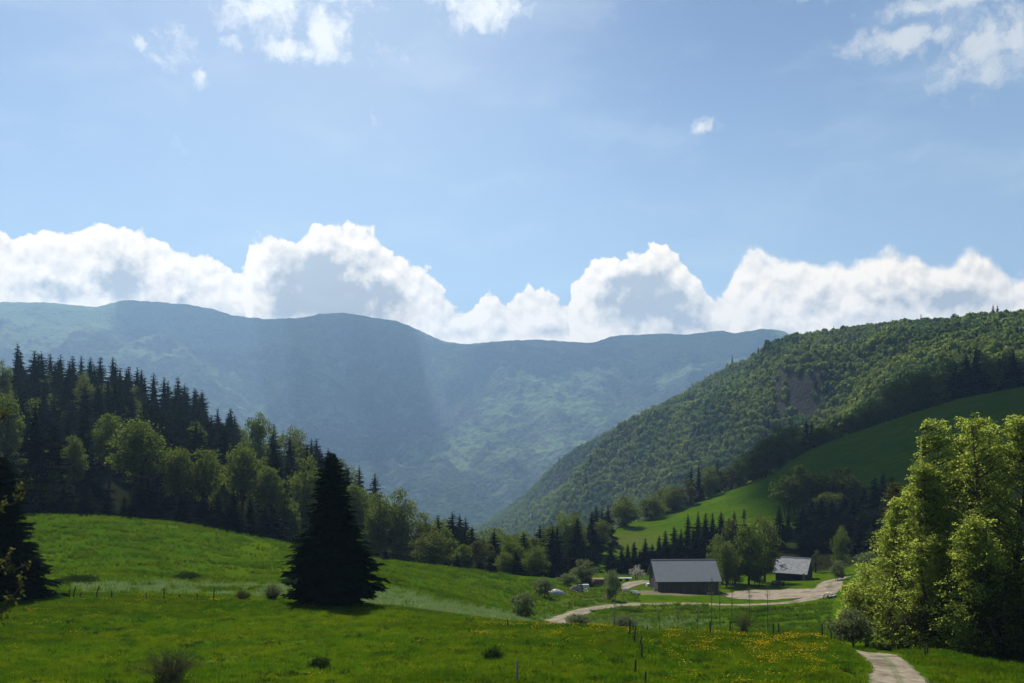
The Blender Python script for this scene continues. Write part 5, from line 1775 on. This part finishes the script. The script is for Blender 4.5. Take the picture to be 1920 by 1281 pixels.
def band(p, d, x):
    n = fbm(x / 9., d / 5., 4, 3); r = np.zeros_like(p)
    for (x0, x1, d0, w, s) in [(300, 720, 121, 2.2, .9), (270, 620, 109.5, 1.6, .7), (690, 960, 113, 12, 1.0), (160, 320, 113, 5, .6), (1040, 1330, 152, 12, .12)]:
        r = np.maximum(r, sst(p, x0 - 60, x0 + 40) * (1 - sst(p, x1 - 50, x1 + 60)) * np.exp(-((d - d0 - 3 * n) / w) ** 2) * s)
    return r


px, D, X = spots(22000, 100, 1400, 100, 175, lambda p, d, x: band(p, d, x) * np.clip(.35 + 2.5 * fbm(x / 1.7, d / 1.7, 3, 201), .03, 1))
k = offpath(X, D, RB, 2.0)
px, D, X = px[k], D[k], X[k]
s = rng.uniform(.6, 1.6, len(X))
scatter('pale_herbs', np.stack([X, D, height(X, D)], 1), np.stack([s, s, s], 1), rng.uniform(0, 6.28, len(X)), rng.integers(0, 3, len(X)),
        [tuft(40 + i, 30, .45, .24, .022, 'grasspale', .6) for i in range(3)], 'bands of pale rough herbage in the hollow', 'herbage')

# dandelions
def flower(seed, n):
    rng_ = np.random.default_rng(seed); m = MB()
    for i in range(n):
        c = np.array([rng_.normal(0, .22), rng_.normal(0, .22), .17 + rng_.normal(0, .04)]); a = np.arange(6) / 6 * 6.283
        r = rng_.uniform(.022, .038); tl = rng_.normal(0, .3, 2)
        ring = np.stack([c[0] + r * np.cos(a), c[1] + r * np.sin(a), c[2] + tl[0] * r * np.cos(a) + tl[1] * r * np.sin(a) + .01], 1)
        m.raw(np.concatenate([ring, [c - [0, 0, .012]]]), [(j, (j + 1) % 6, 6) for j in range(6)])
    return m.mesh('flower', [M['yellow']])


def fl(p, d, x):
    n = fbm(x / 2.2, d / 3.2, 4, 91)
    y = np.interp(p, [0, 200, 400, 560, 700, 800, 950, 1100, 1200, 1400, 1540], [95, 97, 97, 95, 92, 88, 82, 78, 75, 72, 70])
    near = np.exp(-((y - d) / 6.0) ** 2)
    k = .75 * near * sst(p, 230, 280) * (1 - sst(p, 400, 430)) + .75 * near * sst(p, 840, 900) * (1 - sst(p, 1190, 1230))
    k = k + .9 * np.exp(-((y - d) / 9.0) ** 2) * sst(p, 1225, 1260) * (1 - sst(p, 1540, 1575)) + .22 * sst(p, 1240, 1300) * (1 - sst(p, 1540, 1600)) + .10 * np.exp(-(((p - 140) / 100) ** 2 + ((d - 82) / 8) ** 2))
    k = k + .9 * np.exp(-(((p - 1480) / 70) ** 2 + ((d - 62) / 4) ** 2))
    return np.clip(k * np.clip(.3 + 2.6 * n, 0, 1) + .012, 0, 1)


px, D, X = spots(3300, 0, 1600, 53, 100, fl)
k = offpath(X, D, RA, 2.5)
px, D, X = px[k], D[k], X[k]
s = rng.uniform(.8, 1.3, len(X))
scatter('dandelions', np.stack([X, D, height(X, D)], 1), np.stack([s, s, s], 1), rng.uniform(0, 6.28, len(X)), rng.integers(0, 4, len(X)),
        [flower(60 + i, 8) for i in range(4)], 'drifts of yellow dandelions on the crest of the meadow', 'flowers')


# twiggy bushes of the meadow
def twigbush(px, D, H, Wd, label, seed, mat='leaf_brown', n=150, leaf=.035):
    rng_ = np.random.default_rng(seed); p = gnd(px, D); m = MB(); C = []
    for i in range(n):
        a = rng_.uniform(0, 6.28); tilt = rng_.random() ** .7 * Wd / 2
        b = np.array([rng_.normal(0, .1) * Wd, rng_.normal(0, .1) * Wd, -.05])
        e = np.array([math.cos(a) * tilt, math.sin(a) * tilt, H * rng_.uniform(.6, 1.0) * (1 - .35 * (tilt / (Wd / 2)) ** 2)])
        mid = b * .5 + e * .5 + [0, 0, H * .12] + rng_.normal(0, .05, 3)
        m.tube([b, mid, e], [.012, .009, .004], 3, False)
        for q in range(3):
            t0 = rng_.uniform(.4, .95); s0 = b + (e - b) * t0; e1 = s0 + rng_.normal(0, .16, 3) + [0, 0, .16]
            m.tube([s0, e1], [.006, .003], 3, False); C.append(e1 + rng_.normal(0, .05, (4, 3)))
        C.append(e + rng_.normal(0, .06, (4, 3)))
    C = np.concatenate(C); lf = MB(); lf.leaves(C, rng_.normal(0, 1, C.shape), leaf, leaf * .7, rng_)
    t = thing('twiggy_bush', tuple(p), label, 'bush', 'low twiggy bushes in the meadow')
    obj('branches', m.mesh('branches', [M['bark']]), t); obj('crown', lf.mesh('crown', [M[mat]]), t)


twigbush(318, 54.5, 2.0, 4.2, 'wide twiggy bush at the bottom edge of the meadow', 1, 'leaf_brown', 170, .028)
twigbush(455, 96, .75, 1.5, 'small reddish twiggy bush left of the solitary spruce', 2, 'leaf_brown', 110, .05)
twigbush(512, 97, 1.7, 2.2, 'taller twiggy bush touching the solitary spruce on its left', 3, 'leaf_willow', 160, .05)
twigbush(352, 130, .9, 3.6, 'dark low scrub patch on the left meadow slope', 4, 'weed', 260, .07)
twigbush(148, 120, .8, 4.8, 'dark low scrub line beside the left spruce', 5, 'weed', 300, .08)
twigbush(1395, 141, 2.6, 3.4, 'brownish thicket around the paddock saplings', 6, 'leaf_brown', 130, .04)
twigbush(1170, 142, 1.8, 4.5, 'pale reedy thicket in the paddock', 7, 'leaf_willow', 300, .07)
twigbush(1085, 138, 1.6, 4.0, 'pale reedy thicket at the lower bend of the track', 8, 'leaf_willow', 260, .07)
twigbush(600, 61, .35, 1.3, 'small dark weed clump low in the meadow', 9, 'weed', 90, .06)
twigbush(925, 64, .35, 1.4, 'bright weed clump low in the middle meadow', 10, 'weed', 90, .06)

# dark ditch growth along the roadside
px, D, X = spots(1100, 1110, 1490, 168, 184, lambda p, d, x: np.clip(.4 + 2 * fbm(x / 3, d / 3, 3, 15), 0, 1) * np.exp(-((d - 178 - 3 * fbm(x / 12, d / 50, 2, 5)) / 2.2) ** 2))
s = rng.uniform(.5, 1.5, len(X))
scatter('ditch_growth', np.stack([X, D, height(X, D)], 1), np.stack([s, s, s], 1), rng.uniform(0, 6.28, len(X)), rng.integers(0, 3, len(X)),
        [tuft(80 + i, 16, .32, .3, .05, 'weed', .7) for i in range(3)], 'dark rank growth along the ditch below the road', 'ditch growth')

# leafing branch reaching in beside the viewer, left edge
def near_branch(px0, py0, pts, D, label, seed):
    rng_ = np.random.default_rng(seed)
    def w(px, py, d=D):
        return np.array([(px - 960) / F * d, d, (HOR - py) / F * d])
    t = thing('hazel_branch', tuple(w(px0, py0)), label, 'branch', 'budding branches at the left edge')
    o0 = w(px0, py0); m = MB(); lf = MB()
    P_ = np.array([w(*q) - o0 for q in pts])
    m.tube(P_, np.linspace(.012, .004, len(P_)), 6)
    C = []
    for q in P_[1:]:
        for k in range(3):
            e = q + rng_.normal(0, .03, 3) + [.01, 0, .03]
            m.tube([q, e], [.005, .003], 4, False)
            C.append(e + rng_.normal(0, .018, (6, 3)))
    C = np.concatenate(C); lf.leaves(C, rng_.normal(0, 1, C.shape), .019, .010, rng_)
    obj('branch', m.mesh('branch', [M['bark']], True), t); obj('leaves', lf.mesh('leaves', [M['leaf_brown']]), t)


near_branch(-120, 1260, [(-120, 1260), (-40, 1190), (0, 1150), (20, 1125), (38, 1100)], 6.5, 'lowest budding branch reaching in at the left edge', 1)
near_branch(-120, 1130, [(-120, 1130), (-50, 1085), (-10, 1070), (8, 1050), (18, 1075)], 6.8, 'middle budding branch at the left edge over the dark spruce', 2)
near_branch(-140, 1000, [(-140, 1000), (-60, 965), (0, 950), (28, 945), (45, 922)], 7.2, 'upper budding branch at the left edge over the dark spruce', 3)
near_branch(-140, 820, [(-140, 820), (-60, 800), (-20, 792), (4, 786)], 7.4, 'topmost budding branch tip at the left edge', 4)


# ------------------------------------------------------------------ clouds overhead that shade parts of the valley
def cloud(name, target, alt, rx, ry, rz, seed, label, sx=0.0):
    """a cumulus above the frame, on the line from target to the sun"""
    k = (alt - target[2]) / SUN_DIR.z
    c = Vector(target) + SUN_DIR * k
    rng_ = np.random.default_rng(seed)
    na, nr = 96, 26
    u = np.linspace(0, 2 * math.pi, na, endpoint=False)
    V = []
    for i in range(nr):
        ph = math.pi * i / (nr - 1)
        for a in u:
            V.append((math.sin(ph) * math.cos(a), math.sin(ph) * math.sin(a), math.cos(ph)))
    V = np.array(V)
    n = 1 + (0.3 if alt < 3000 else 0.9) * fbm(V[:, 0] * 2.5 + seed, V[:, 1] * 2.5 + V[:, 2], 5, seed)
    V = V * n[:, None] * np.array([rx, ry, max(rx, ry) * .22])
    V[:, 2] = np.where(V[:, 2] < 0, V[:, 2] * .3, V[:, 2])
    f = np.array([(i * na + j, (i + 1) * na + j, (i + 1) * na + (j + 1) % na, i * na + (j + 1) % na) for i in range(nr - 1) for j in range(na)])
    o = obj(name, mesh_from(name, V, f, [M['cloud']], True), None, tuple(c), kind='structure', label=label, category='cloud')
    o.rotation_euler[2] = rz
    return o


cloud('cloud', (272, 425, 0), 1700, 185, 170, 0.3, 11, 'cloud above the frame shading the right-hand pasture')
cloud('cloud', tuple(gnd(695, 4950)), 4700, 350, 950, 0.1, 12, 'cloud above the frame shading the middle of the mountain')
cloud('cloud', tuple(gnd(420, 5750)), 4900, 560, 240, 0.1, 13, 'cloud above the frame shading the mountain crest')
cloud('cloud', tuple(gnd(1150, 5700)), 4900, 900, 300, 0.1, 14, 'cloud above the frame shading the crest on the right')

# ------------------------------------------------------------------ haze
def mat_haze(g, out):
    v = g.new('ShaderNodeVolumePrincipled')
    v.inputs['Color'].default_value = (0.41, 0.66, 1.0, 1)
    v.inputs['Density'].default_value = 0.000098
    v.inputs['Anisotropy'].default_value = 0.4
    g.l.new(v.outputs[0], out.inputs['Volume'])
    return None


zlo, zhi = -1.0, 60.0
for nm in ('ground', 'hills', 'mountains'):
    a = np.empty(len(bpy.data.objects[nm].data.vertices) * 3, dtype=np.float32)
    bpy.data.objects[nm].data.vertices.foreach_get('co', a)
    zlo = min(zlo, float(a[2::3].min())); zhi = max(zhi, float(a[2::3].max()))
hz = MB()
hz.box((0, -2000, (zlo + zhi) / 2 + 4.5), (22600, 18500, zhi - zlo + 11))
ho = obj('haze', hz.mesh('haze', [material('haze', mat_haze)]), None, kind='stuff', label='pale blue haze filling the valley', category='haze')
